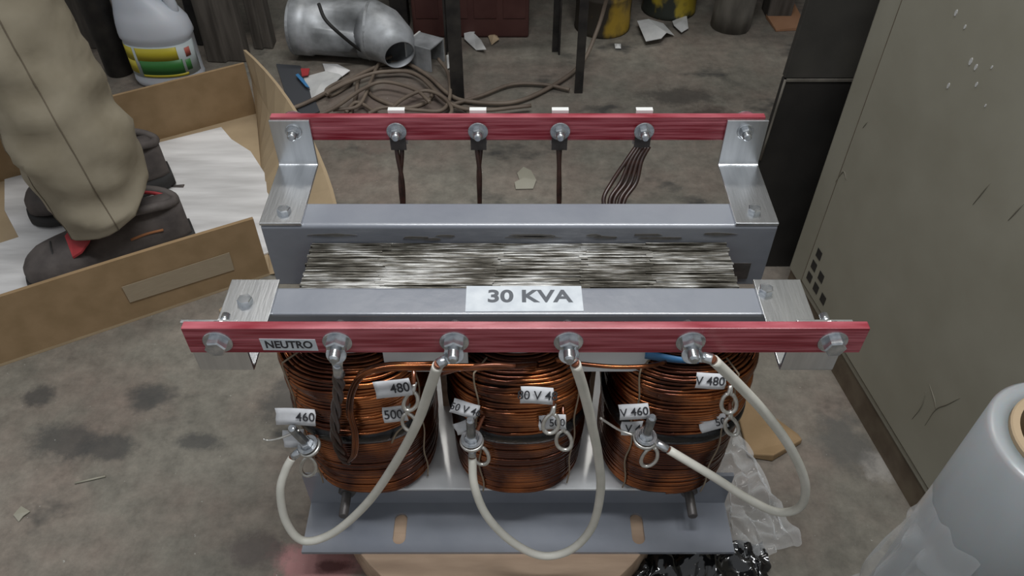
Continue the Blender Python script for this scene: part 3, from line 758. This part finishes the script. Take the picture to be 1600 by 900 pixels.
def shoe(heel, toe, nm, lace=False):
    heel = Vector(heel); toe = Vector(toe); Lr = (toe - heel).length; ang = math.atan2((toe - heel).y, (toe - heel).x)
    Mx = rotz(ang, heel)
    def W(f):   # half widths
        return [(0, .022), (.06, .031), (.2, .034), (.42, .034), (.62, .044), (.78, .047), (.90, .040), (.97, .026), (1, .012)]
    def interp(T_, f):
        for i in range(len(T_) - 1):
            if f <= T_[i + 1][0]:
                q = (f - T_[i][0]) / (T_[i + 1][0] - T_[i][0]); q = q * q * (3 - 2 * q) if False else q; return T_[i][1] + (T_[i + 1][1] - T_[i][1]) * q
        return T_[-1][1]
    wt = W(0); ht = [(0, .066), (.08, .082), (.22, .084), (.36, .086), (.46, .080), (.60, .064), (.75, .052), (.88, .046), (.96, .036), (1, .024)]
    def rings(z0, hfun, grow, nr=14, top=1.0):
        out = []
        for i in range(29):
            f = i / 28; f = .5 - .5 * math.cos(f * math.pi); w_ = interp(wt, f) + grow; h = hfun(f); x = f * Lr + (grow if f > .5 else -grow); rg = []
            for k in range(20):
                a = 2 * math.pi * k / 20 - math.pi / 2
                cx_, sx_ = math.cos(a), math.sin(a); e = .6
                yy_ = w_ * math.copysign(abs(cx_) ** e, cx_); zz_ = z0 + h / 2 + h / 2 * math.copysign(abs(sx_) ** e, sx_)
                if sx_ > 0: yy_ *= (1 - .42 * max(0, (zz_ - z0) / .085) ** 1.5)
                rg.append(Vector((x, yy_, zz_)))
            out.append(rg)
        return out
    bb = MB(); bb.loft(rings(.018, lambda f: interp(ht, f), 0), M=Mx); up = obj('shoe', bb, M['shoe'], person, nm)
    bb = MB(); bb.loft(rings(0, lambda f: .022 + (.008 if f < .25 else 0), .004), M=Mx); obj('sole', bb, M['sole'], up)
    # padded collar, tongue, laces
    bb = MB(); cpts = []
    for k in range(28):
        a = 2 * math.pi * k / 28; cpts.append(Mx @ Vector((.26 * Lr + .060 * math.cos(a), .029 * math.sin(a), .101 + .006 * math.cos(a) - .006 * math.cos(2 * a))))
    bb.tube(cpts, .0075, 8, closed=True); obj('collar', bb, M['shoe'], up)
    if 'red' in nm: obj('lining', MB().tube([p_.lerp(Mx @ Vector((.26 * Lr, 0, .103)), .17) for p_ in cpts], .004, 6, closed=True), M['redlin'], up, 'red lining')
    bb = MB(); bb.loft([[Mx @ Vector((x, y * s + .022, z + (.004 if t else 0) - y * .5 - .008)) for (y, t) in ((-.020, 0), (.022, 0), (.022, 1), (-.020, 1))] for x, z, s in ((.70 * Lr, .080, .7), (.64 * Lr, .090, 1), (.58 * Lr, .106, 1.15), (.52 * Lr, .122, .9))], smooth=False)
    obj('tongue', bb, M['redlin' if 'red' in nm else 'shoe'], up, 'red tongue' if 'red' in nm else None)
    bb = MB()
    for i in range(4):
        f = .46 + i * .05; z = interp(ht, f) + .0215
        bb.tube(smoothpath([Mx @ Vector((f * Lr, -.026, z - .012)), Mx @ Vector(((f + .01) * Lr, 0, z + .003)), Mx @ Vector(((f + .02) * Lr, .026, z - .012))], 5), .0024, 6)
    obj('laces', bb, M['shoe'], up)
    if 'red' in nm:
        bb = MB(); bb.tube(smoothpath([Mx @ Vector((.16 * Lr, .0335, .060)), Mx @ Vector((.26 * Lr, .0335, .062)), Mx @ Vector((.36 * Lr, .0335, .060))], 4), .0022, 5); obj('stitched_mark', bb, M['stitch'], up, 'orange stitched mark')
    # toe cap seam
    bb = MB(); bb.tube([Mx @ Vector((.80 * Lr, interp(wt, .8) * math.cos(a) * 1.0, .02 + .05 * math.sin(a))) for a in [k * math.pi / 14 for k in range(15)]], .0014, 6); obj('toe_seam', bb, M['sole'], up)
    return up
shoe((-.553, 1.046, .0085), (-.778, .921, .0085), 'nearer dark work shoe with red tongue')
shoe((-.642, 1.213, .0085), (-.850, 1.092, .0085), 'farther dark work shoe')
p = smoothpath([aty(232, 297, 1.19), aty(250, 298, 1.19), aty(268, 294, 1.19), aty(288, 292, 1.19)], 5)
obj('pull_loop', MB().tube(p, .005, 8), M['shoe'], person)

# ================================================================ beige cabinet, right
P0 = onz(1221, 450); Pn = onz(1409, 775); dcab = (Pn - P0).normalized(); ncab = Vector((dcab.y, -dcab.x, 0))   # ncab points away (+X)?
if ncab.x < 0: ncab = -ncab
cab = thing('metal_cabinet', P0 + ncab * .3 + dcab * .4, 'large beige enamelled steel cabinet with diamond vent holes, right of the transformer', 'cabinet')
def cf(s, z, off=0.0): return P0 + dcab * s + Vector((0, 0, z)) - ncab * off
Lc, Hc = .95, 1.5
b = MB()
def slab(b, s0, s1, z0, z1, o0, o1):
    q = [cf(s0, z0, o0), cf(s1, z0, o0), cf(s1, z1, o0), cf(s0, z1, o0)]; r_ = [cf(s0, z0, o1), cf(s1, z0, o1), cf(s1, z1, o1), cf(s0, z1, o1)]
    b.loft([q, r_], smooth=False)
slab(b, 0, Lc, .046, Hc, -.32, 0); bd = obj('cabinet_body', b, M['beige'], cab, bevel=.004)
b = MB(); slab(b, .004, Lc - .004, 0, .047, -.31, -.003); obj('plinth', b, M['brownpaint'], cab, 'rusty brown plinth')
b = MB(); slab(b, .046, Lc - .03, .062, Hc - .04, 0, .003); pn = obj('side_panel', b, M['beige'], cab, bevel=.0015)
b = MB(); slab(b, .0425, .046, .057, Hc - .04, -.0, .0006); slab(b, .0425, Lc - .03, .0585, .062, 0, .0006); obj('panel_seam', b, M['brownpaint'], pn, 'dark seam of the side panel')
for (u, v) in ((1283, 397), (1275, 415), (1268, 432.6), (1286, 432.6), (1278, 449.7), (1289, 466.8)):
    d = ray(u, v); o_ = Vector((0, 0, CZ)); t = (P0 - o_).dot(ncab) / d.dot(ncab); p = o_ + d * t
    s_ = (p - P0).dot(dcab); z_ = p.z; h = .0095; wv = .0085
    rg = [[cf(s_ + a * wv * k, z_ + c_ * h * k, of) for a, c_ in ((.8, .8), (-.8, .8), (-.8, -.8), (.8, -.8))] for k, of in ((1.0, .0035), (.96, .0037))]
    b = MB().loft(rg, smooth=False); obj('vent_hole', b, M['black'], pn)
rnd = random.Random(3); b = MB()
for (u, v) in ((1508, 42), (1482, 134), (1526, 132), (1525, 105), (1494, 20), (1550, 105), (1540, 165), (1517, 96)):
    d = ray(u, v); o_ = Vector((0, 0, CZ)); t = (P0 - ncab * .003 - o_).dot(ncab) / d.dot(ncab); p = o_ + d * t; s_ = (p - P0).dot(dcab); q = rnd.uniform(.0012, .0032)
    b = MB(); b.loft([[cf(s_ + q * math.cos(a) * .7, p.z + q * 1.5 * math.sin(a), of) for a in [k * math.pi / 4 for k in range(8)]] for of in (.003, .0036)], smooth=False); obj('paint_chip', b, M['scrap'], pn, 'small white chip')
b = MB()
for (pp) in ([(1425, 655), (1440, 635), (1447, 612)], [(1445, 665), (1462, 640), (1480, 632), (1500, 622)], [(1452, 600), (1460, 625), (1462, 640)], [(1520, 320), (1548, 285)], [(1575, 345), (1600, 318)], [(1305, 285), (1318, 268), (1322, 282)], [(1348, 200), (1356, 190)]):
    q = []
    for (u, v) in pp:
        d = ray(u, v); o_ = Vector((0, 0, CZ)); t = (P0 - ncab * .0032 - o_).dot(ncab) / d.dot(ncab); q.append(o_ + d * t)
    q = smoothpath(q, 4); b = MB(); b.tube(q, [.0002 + .0006 * math.sin(math.pi * i / (len(q) - 1)) for i in range(len(q))], 5); obj('scuff_mark', b, M['scuff'], pn)

# ================================================================ black machine behind it
mach = thing("black_steel_panel", (.62, .99, 0), 'tall black dusty steel panel standing behind the beige cabinet', 'steel panel')
ML = lambda z: .362 + .035 * z
def mslab(z0, z1, y0, y1):
    return MB().loft([[Vector((ML(z), y0, z)), Vector((.95, y0, z)), Vector((.95, y1, z)), Vector((ML(z), y1, z))] for z in (z0, z1)], smooth=False)
obj('lower_sheet', mslab(0, .3540, .981, .992), M['black'], mach, bevel=.001)
obj('upper_sheet', mslab(.3560, 1.25, .982, .993), M['greydust'], mach, 'dustier upper sheet', bevel=.001)
b = MB(); b.box(ML(.35) + .003, .95, .9795, .981, .352, .356); obj('seam_strip', b, M['concp'], mach, 'pale worn seam')
b = MB(); b.tube([(ML(z) + .0015, .9805, z) for z in (.22, .26, .31, .354)], .0017, 6); obj('worn_edge', b, M['concp'], mach)
obj('base_foot', MB().box(.42, .92, .993, 1.08, 0, .03), M['black'], mach)

# ================================================================ film roll
roll = thing('stretch_film_roll', (.392, .318, 0), 'upright roll of milky plastic stretch film in front of the beige cabinet', 'plastic film roll')
cx, cy, R_ = .392, .318, .056
b = MB(); n = 56; prof = [(R_ - .002, 0), (R_, .003), (R_ + .0004, .1), (R_ - .0006, .22), (R_ + .0005, .33), (R_, .457), (R_ - .003, .460), (.042, .4585), (.042, .0)]
b.loft([[Vector((cx + r * math.cos(2 * math.pi * k / n), cy + r * math.sin(2 * math.pi * k / n), z)) for k in range(n)] for r, z in prof], closed=True); obj('film_winding', b, M['film'], roll)
b = MB(); b.ring((cx, cy, -.0), (0, 0, 1), .0418, .036, .463, 48); obj('cardboard_core', b, M['core_card'], roll)
b = MB()
def fn(i, j):
    a = math.radians(150 + 75 * i); z = .02 + .34 * j
    r = R_ + .002 + .018 * (j < .9) * abs(noise.noise(Vector((i * 4, j * 6, 1)))) * (1 - i * .3) + .012 * (1 - j)
    return (cx + r * math.cos(a), cy + r * math.sin(a), z + .01 * noise.noise(Vector((i * 6, j * 3, 2))))
b.sheet(fn, 30, 40); obj('loose_film_end', b, M['clear2'], roll)

# ================================================================ plastic wrap and card behind right coil foot
b = MB()
wp = [onz(u, v, 0) for u, v in ((1140, 662), (1250, 640), (1215, 740), (1150, 870), (1085, 800))]
def crumple(c, ax, ay, ha, seed, nu=46, nv=46, fr=16, base=.006):
    def fn(i, j):
        x = i * 2 - 1; y = j * 2 - 1; p = Vector(c) + Vector(ax) * x + Vector(ay) * y
        n1 = noise.turbulence(Vector((p.x * fr * 1.6 + seed, p.y * fr * 1.6, seed)), 3, True)
        n2 = noise.noise(Vector((p.x * fr * .4 + seed, p.y * fr * .4, 0)))
        edge = min(1, (1 - max(abs(x), abs(y))) * 4)
        return (p.x + .012 * noise.noise(Vector((i * 7, j * 7, seed))), p.y + .012 * noise.noise(Vector((i * 7, j * 7, seed + 5))), max(.003, base + ha * (.25 + .75 * edge) * (n1 * .9 + n2 * .35)))
    return fn
c1 = onz(1155, 735, .03)
b.sheet(crumple((c1.x - .004, c1.y, 0), (.040, .016, 0), (-.028, .105, 0), .034, 3.1), 46, 70)
obj('plastic_wrap', b, M['clear'], None, 'crumpled clear plastic wrap on the floor right of the transformer foot', cat='plastic wrap')
b = MB(); c2 = onz(1075, 905, 0)
b.sheet(crumple((c2.x, c2.y - .02, 0), (.10, 0, 0), (0, .065, 0), .03, 8.2, fr=26), 60, 44)
obj('black_plastic', b, M['blackfilm'], None, 'glossy crumpled black plastic at the bottom edge beside the plywood base', cat='plastic sheet')
# folded brown card under the wrap
cc1, cc2 = onz(1195, 725, 0), onz(1212, 690, 0)
b = MB(); pts = [onz(u, v) for u, v in ((1146, 634), (1170, 634), (1246, 684), (1252, 694), (1206, 722), (1168, 716))]
b.loft([[p + Vector((0, 0, .001)) for p in pts], [p + Vector((0, .002, .010 + .004 * math.sin(i * 2))) for i, p in enumerate(pts)]], smooth=False)
obj('card_scrap', b, M['card'], None, 'brown cardboard scrap under the clear plastic wrap', bevel=.002, cat='cardboard scrap')

# ================================================================ jug
jc = onz(256, 144); jug = thing('bleach_jug', jc, 'white plastic jug with handle and yellow and green label behind the cardboard box', 'jug')
jx, jy = jc.x, jc.y + .06; n = 44
def jring(z, rx, ry=None, dx=0, e=.85):
    ry = ry or rx * .68
    return [Vector((jx + dx + rx * math.copysign(abs(math.cos(a)) ** e, math.cos(a)), jy + ry * math.copysign(abs(math.sin(a)) ** e, math.sin(a)), z)) for a in [2 * math.pi * k / n for k in range(n)]]
b = MB(); b.loft([jring(0, .066), jring(.004, .072), jring(.012, .075), jring(.018, .074), jring(.022, .0735), jring(.105, .0735), jring(.110, .077), jring(.120, .0765, dx=-.001), jring(.138, .074, dx=-.002), jring(.158, .066, dx=-.007), jring(.176, .055, dx=-.014), jring(.194, .043, .036, dx=-.022), jring(.214, .032, .028, dx=-.026), jring(.235, .024, .023, dx=-.028), jring(.25, .02, .02, dx=-.028), jring(.268, .019, .019, dx=-.028)])
obj('jug_body', b, M['jug'], jug)
b = MB(); b.tube(smoothpath([(jx + .045, jy, .140), (jx + .050, jy, .165), (jx + .042, jy, .195), (jx + .022, jy, .225), (jx - .012, jy, .238)], 6), .0115, 12); obj('handle', b, M['jug'], jug)
b = MB(); b.tube([(jx - .024, jy, .262), (jx - .024, jy, .264), (jx - .024, jy, .292), (jx - .024, jy, .294)], [.021, .0225, .0225, .019], 20); obj('cap', b, mat('blue_cap', (.05, .12, .35), .4), jug)
def jlab(z0, z1, a0, a1, m, nm, off=.0008, par=None):
    b = MB(); rows = []
    for z in (z0, z1):
        rows.append([])
    K = 24
    def pt(a, z, o_): e = .85; return Vector((jx + (.0735 + o_) * math.copysign(abs(math.cos(a)) ** e, math.cos(a)), jy + (.05 + o_) * math.copysign(abs(math.sin(a)) ** e, math.sin(a)), z))
    rr = [[pt(math.radians(a0 + (a1 - a0) * i / K), z0, off), pt(math.radians(a0 + (a1 - a0) * i / K), z1, off), pt(math.radians(a0 + (a1 - a0) * i / K), z1, off - .0006), pt(math.radians(a0 + (a1 - a0) * i / K), z0, off - .0006)] for i in range(K + 1)]
    b.loft(rr, smooth=True); return obj(nm, b, m, par or jug)
yl = mat('label_yellow', (.50, .42, .03), .45); gr = mat('label_green', (.035, .17, .035), .45); wl = mat('label_white', (.45, .5, .5), .5); rd = mat('label_red', (.42, .10, .07), .5)
l0 = jlab(.028, .100, 185, 355, wl, 'label', .0006)
jlab(.066, .097, 196, 236, yl, 'label_band', .0012, l0); jlab(.066, .097, 243, 307, yl, 'label_band', .0012, l0)
jlab(.036, .066, 198, 236, yl, 'label_band', .0012, l0); jlab(.036, .068, 245, 312, gr, 'label_band', .0014, l0); jlab(.030, .036, 245, 318, yl, 'label_band', .0013, l0)
jlab(.070, .090, 323, 336, rd, 'label_band', .0014, l0); jlab(.040, .064, 318, 330, gr, 'label_band', .0013, l0)

# ================================================================ background left: boards and pipe
def board(u0, u1, Y, lean, m, lab, seed, zt=1.0, thick=.04):
    x0 = (u0 - 800) / FPX * 1.86; x1 = (u1 - 800) / FPX * 1.86
    b = MB(); rg = []
    for i in range(9):
        z = zt * i / 8; w_ = .004 * noise.noise(Vector((seed, z * 5, 0)))
        rg.append([Vector((x0 + w_, Y + lean * z, z)), Vector((x0 + (x1 - x0) * .48, Y - .004 + lean * z, z)), Vector((x0 + (x1 - x0) * .52, Y + .004 + lean * z, z)), Vector((x1 + w_, Y + lean * z, z)), Vector((x1 + w_, Y + thick + lean * z, z)), Vector((x0 + w_, Y + thick + lean * z, z))])
    b.loft(rg, smooth=False); return obj('wooden_board', b, m, None, lab, bevel=.003, cat='board', group=None)
board(332, 392, 1.66, .02, M['oldwood'], 'weathered upright board right of the white jug, the widest', 2)
board(394, 424, 1.72, .05, M['oldwood'], 'narrow weathered upright board beside the black gap, rightmost of the boards', 4)
board(294, 330, 1.74, .08, M['angle'], 'dark upright board directly behind the white jug', 5)
board(60, 160, 1.72, .06, M['oldwood'], 'weathered upright board behind the trouser leg', 7)
b = MB(); px = (188 - 800) / FPX * 1.80; b.tube([(px, 1.62, 0), (px, 1.62, .002), (px, 1.62, .7), (px, 1.62, .702)], [.028, .030, .030, .028], 24); obj('steel_pipe', b, M['angle'], None, 'dark upright steel pipe between the trouser leg and the white jug', cat='pipe')
# unseen bench, added to keep the back of the floor in shade
wb = thing('shade_bench', (0, 2.1, 0), 'dark workbench added out of view to shade the clutter at the back', 'shade_bench')
b = MB().box(-1.5, 1.45, 1.86, 2.38, .70, .75); obj('bench_top', b, M['oldwood'], wb, bevel=.004)
for x in (-1.45, -.42, .66, 1.4):
    for y in (1.90, 2.32): obj('leg', MB().box(x - .03, x + .03, y - .03, y + .03, 0, .70), M['oldwood'], wb, bevel=.003)
# red-oxide box behind the stand
b = MB().box(-.235, .040, 1.775, 2.05, 0, .42); bx = obj('steel_box', b, M['rust'], None, 'dark red-brown steel box behind the angle-iron stand', bevel=.006, cat='steel box')
b = MB()
for k in range(4): b.box(-.225 + k * .068, -.172 + k * .068, 1.773, 1.775, .05, .39)
obj('pressed_rib', b, M['rust'], bx, bevel=.003)
b = MB().box(-.292, -.25, 1.82, 1.86, 0, .5); obj('dark_post', b, M['angle'], None, 'dark square post left of the red-brown steel box', bevel=.003, cat='post')

# ---- angle iron stand
st = thing('angle_iron_stand', (.0, 1.62, 0), 'black angle-iron stand with thin legs behind the rear red board', 'metal stand')
LG = [onz(714, 156), onz(903, 146), onz(869, 80), onz(697, 80)]
def angle_leg(p, sx, sy, w_=.024, h=.72):
    b = MB(); t = .004; b.prism([(p.x, p.y), (p.x + sx * w_, p.y), (p.x + sx * w_, p.y + sy * t), (p.x + sx * t, p.y + sy * t), (p.x + sx * t, p.y + sy * w_), (p.x, p.y + sy * w_)], 0, h); return b
obj('leg', angle_leg(LG[0] + Vector((-.012, 0, 0)), 1, 1, .028), M['angle'], st); obj('leg', angle_leg(LG[1] + Vector((.010, 0, 0)), -1, 1, .018), M['angle'], st)
obj('leg', angle_leg(LG[2] + Vector((.008, 0, 0)), -1, -1, .018), M['angle'], st); obj('leg', angle_leg(LG[3], 1, -1, .018), M['angle'], st)
b = MB().box(-.15, .17, 1.49, 1.76, .72, .735); obj('stand_top', b, M['angle'], st, bevel=.002)
for (a, c) in ((LG[0], LG[1]), (LG[3], LG[2])):
    b = MB(); a2 = a + Vector((0, .003, .36)); c2 = c + Vector((0, .003, .36)); b.tube([a2, c2], .006, 8); obj('cross_bar', b, M['angle'], st)

# ---- duct elbow
dk = thing('duct_elbow', (-.38, 1.68, 0), 'galvanised steel duct elbow lying on the floor at the back', 'duct')
path = [Vector(p) for p in ((-.492, 1.705, .068), (-.452, 1.700, .068), (-.450, 1.70, .068), (-.325, 1.683, .068), (-.318, 1.682, .068), (-.290, 1.665, .066), (-.262, 1.635, .060), (-.246, 1.60, .052))]
rad = [.064, .064, .061, .062, .065, .060, .050, .034]
b = MB().tube(path, rad, 36, caps=False); obj('duct_wall', b, M['galv'], dk, solid=.002)
for f, r in ((0, .0655), (4, .0662)):
    d = (path[1] - path[0]).normalized(); c = path[f]
    b = MB().ring(c, d, r, r - .002, .006, 36); obj('rolled_seam', b, M['galv'], dk)
# ---- U-shaped steel bracket
ub = onz(655, 112); Mx = rotz(math.radians(-28), (ub.x, ub.y + .01, 0)); b = MB()
b.box(-.032, .032, 0, .004, 0, .055, Mx); b.box(-.032, .032, .055, .059, 0, .055, Mx); b.box(-.032, .032, 0, .059, .053, .057, Mx)
hs = obj('channel_bracket', b, M['galv'], None, 'grey U-shaped steel channel bracket beside the duct elbow opening', bevel=.001, cat='bracket')
b = MB(); b.box(-.034, -.030, -.001, .060, 0, .058, Mx); obj('white_tape', b, M['scrap'], hs)
# ---- cans
def can(u, v, r, h, m, lab):
    p = onz(u, v); c = Vector((p.x, p.y + r, 0)); b = MB(); n = 36
    pr = [(r - .003, 0), (r, .004), (r - .0015, .010), (r - .0015, h * .33), (r, h * .34), (r - .0015, h * .35), (r - .0015, h * .66), (r, h * .67), (r - .0015, h * .68), (r - .0015, h - .008), (r + .0015, h - .004), (r, h), (r - .004, h), (r - .004, h - .006)]
    b.loft([[c + Vector((q * math.cos(2 * math.pi * k / n), q * math.sin(2 * math.pi * k / n), z)) for k in range(n)] for q, z in pr])
    o = obj('paint_can', b, m, None, lab, cat='can')
    hp_ = [c + Vector((r * math.cos(a) * 1.02, -r * .5 * math.sin(a) - .01, h - .03 - .10 * math.sin(a))) for a in [k * math.pi / 10 for k in range(11)]]
    obj('bail_handle', MB().tube(hp_, .002, 6), M['angle'], o); return o
can(944, 62, .068, .26, M['yellowcan'], 'brown paint can with yellow spills, left of the two cans')
can(1050, 34, .068, .26, M['greencan'], 'dark paint can with yellow drips, behind the torn white paper')
# ---- post
p = onz(1147, 55); b = MB(); rg = []
for i in range(12):
    z = .5 * i / 11; rg.append([Vector((p.x + (.048 + .004 * noise.noise(Vector((math.cos(a) * 2, math.sin(a) * 2, z * 9)))) * math.cos(a) + .03 * z, p.y + .048 + (.048 + .004 * noise.noise(Vector((math.cos(a), 5, z * 9)))) * math.sin(a), z)) for a in [2 * math.pi * k / 20 for k in range(20)]])
b.loft(rg); obj('timber_stump', b, M['concp'], None, 'thick rough grey timber stump standing at the back right', cat='post')
b = MB().box(.60, .9, 2.02, 2.1, 0, .4); obj('dark_crate', b, M['angle'], None, 'dark crate behind the rough grey stump', bevel=.004, cat='crate')
# ---- cardboard scrap at back
pts = [onz(u, v) for u, v in ((1200, 12), (1240, 10), (1252, 30), (1248, 48), (1212, 50), (1196, 28))]
b = MB(); b.loft([[q + Vector((0, 0, .001)) for q in pts], [q + Vector((0, 0, .005 + .004 * (i % 2))) for i, q in enumerate(pts)]], smooth=False)
obj('card_scrap', b, M['orangecard'], None, 'orange-brown flattened card scrap right of the grey stump', cat='cardboard scrap')
# ---- white scraps
def scrap(px, lab, m='scrap', h=.02, name='paper_scrap', cat='paper scrap', seed=0, group=None):
    pts = [onz(u, v) for u, v in px]; c = sum(pts, Vector()) / len(pts); rn = random.Random(seed + 1)
    hs_ = [rn.uniform(.1, 1) * h for _ in pts]
    b = MB(); n = len(pts)
    top = [p + Vector((0, 0, .0015 + hs_[i])) for i, p in enumerate(pts)] + [c + Vector((0, 0, h * 1.1 + .002))]
    vs = top + [p - Vector((0, 0, .0012)) for p in top]
    fs = [(i, (i + 1) % n, n) for i in range(n)] + [((i + 1) % n + n + 1, i + n + 1, 2 * n + 1) for i in range(n)] + [(i, i + n + 1, (i + 1) % n + n + 1, (i + 1) % n) for i in range(n)]
    b.add(vs, fs); return obj(name, b, M[m], None, lab, cat=cat, group=group)
scrap([(994, 45), (1012, 42), (1036, 39), (1053, 58), (1040, 62), (1032, 70), (1008, 74)], 'large folded piece of torn white paper in front of the yellow-dripped can', h=.02, seed=1)
scrap([(1050, 36), (1072, 28), (1075, 48), (1064, 56), (1052, 45)], 'smaller torn white paper right of the large folded one', h=.012, seed=2)
scrap([(960, 70), (970, 70), (970, 78), (961, 77)], 'tiny white scrap at the foot of the brown and yellow can', h=.006, seed=3)
scrap([(735, 40), (746, 44), (745, 56), (735, 62), (752, 70), (760, 86), (744, 80), (726, 66), (725, 56)], 'crumpled white tissue right of the stand leg', h=.014, seed=4)
scrap([(698, 92), (708, 90), (710, 108), (699, 110)], 'small white scrap just left of the stand leg', h=.01, seed=5)
scrap([(762, 58), (775, 55), (780, 66), (768, 72)], 'brownish tissue tuft right of the white tissue', m='core_card', h=.01, seed=6)
scrap([(808, 272), (818, 264), (830, 268), (838, 284), (833, 296), (806, 297), (804, 288), (812, 284)], 'pale blob of dried paper on the floor between the red boards', m='core_card' if False else 'beige', h=.004, name='paper_blob', seed=7)
b_ = bpy.data.objects['paper_blob'] if 'paper_blob' in bpy.data.objects else None
scrap([(22, 806), (34, 792), (48, 800), (38, 808), (30, 816)], 'small pale yellow chip on the floor at far left', m='beige', h=.002, name='paint_chip', cat='chip', seed=8)
scrap([(343, 486), (352, 478), (358, 492), (348, 497)], 'small pale scrap below the cardboard box wall', m='core_card', h=.003, seed=9)
scrap([(474, 124), (520, 112), (535, 124), (515, 142), (505, 152), (488, 160), (484, 142)], 'white plastic bag scrap with blue edge left of the cable heap', h=.008, name='plastic_bag', cat='plastic bag', seed=10)
pb = bpy.data.objects['plastic_bag']
b = MB(); q = [onz(u, v, .012) for u, v in ((462, 118), (466, 116), (474, 124), (484, 138), (478, 136))]; b.loft([q, [a + Vector((0, 0, .002)) for a in q]], smooth=False); obj('blue_edge', b, M['blue'], pb)
b = MB(); q = [onz(u, v, .012) for u, v in ((470, 108), (484, 108), (482, 118), (472, 120))]; b.loft([q, [a + Vector((0, 0, .002)) for a in q]], smooth=False); obj('red_corner', b, M['redlin'], pb)
scrap([(505, 104), (528, 106), (548, 116), (532, 124), (510, 118)], 'dusty pale rag above the white plastic bag scrap', m='foam', h=.012, name='rag', cat='rag', seed=11)
# dark mat beside tray
pts = [onz(u, v) for u, v in ((432, 102), (470, 105), (500, 176), (478, 186), (450, 160))]
b = MB(); b.prism([(q.x, q.y) for q in pts], .0, .004); obj('dark_mat', b, mat('dark_grey_rubber', (.055, .058, .065), .6), None, 'dark grey rubber sheet on the floor between the box and the cable heap', cat='rubber sheet')
# long scratch chip
b = MB().tube([onz(117, 755, .0015), onz(165, 744, .0015)], .0014, 5); obj('straw', b, M['beige'], None, 'thin pale straw lying on the floor at left', cat='straw')

# ---- cable heap
def cord(px, r, lab, m='cord', z=.0, k=8, nm='cable', group=None):
    pts = []
    for i, q in enumerate(px):
        zz = q[2] if len(q) > 2 else r
        pts.append(onz(q[0], q[1], zz + z))
    return obj(nm, MB().tube(smoothpath(pts, k), r, 8), M[m], None, lab, cat='cable', group=group)
cord([(430, 178), (480, 160), (540, 128), (590, 104), (630, 98), (668, 118), (700, 146), (730, 158), (800, 160), (860, 136), (908, 100, .01), (932, 50, .06), (946, 5, .12), (955, -40, .2)], .0045, 'long dusty brown cable sweeping from the heap round to the right of the stand', z=.005)
cord([(545, 185), (556, 150), (562, 120), (590, 108), (640, 112), (675, 135), (668, 158), (630, 168), (585, 152), (572, 135)], .0042, 'looped brown cable making the large oval of the heap', z=.001)
cord([(520, 172), (560, 165), (578, 130), (592, 100), (612, 88)], .0038, 'thin dark cable crossing the left side of the heap', z=.013)
cord([(510, 148), (520, 140), (560, 122), (600, 112), (650, 116), (700, 160), (750, 172), (830, 165)], .0042, 'cable running along the back of the heap and under the stand', z=.016)
cord([(575, 178), (600, 168), (650, 172), (690, 172), (703, 150), (700, 115), (685, 92)], .0040, 'cable curling up past the front of the stand leg', z=.020)
cord([(508, 146), (512, 138), (530, 128), (548, 124), (546, 132), (520, 148), (508, 146)], .0036, 'small tight loop of cable beside the white plastic bag', z=.003)
cord([(540, 176), (560, 160), (610, 190), (650, 195), (710, 166), (760, 190), (850, 182)], .0040, 'cable lying nearest the rear red board', z=.009)
cord([(498, 6, .16), (508, 30, .14), (530, 52, .11), (560, 76, .05), (590, 92, .02), (610, 98, .012)], .0038, 'black cable draped over the duct elbow', m='sole', z=.004)
cord([(700, 165), (750, 150), (800, 132), (850, 132), (890, 140)], .0038, 'thin cable arching between the two front legs of the stand', z=.006)
cord([(600, 190), (622, 160), (660, 142), (690, 150), (706, 172), (690, 192)], .0040, 'cable loop just left of the foot of the stand leg', z=.024)
cord([(470, 190), (520, 170), (565, 140), (600, 128), (648, 140), (672, 160)], .0040, 'cable crossing from the cardboard box into the heap', z=.024)
cord([(620, 60), (632, 66), (650, 75)], .003, 'short pale wire between duct elbow and channel bracket', m='scrap', z=.03)
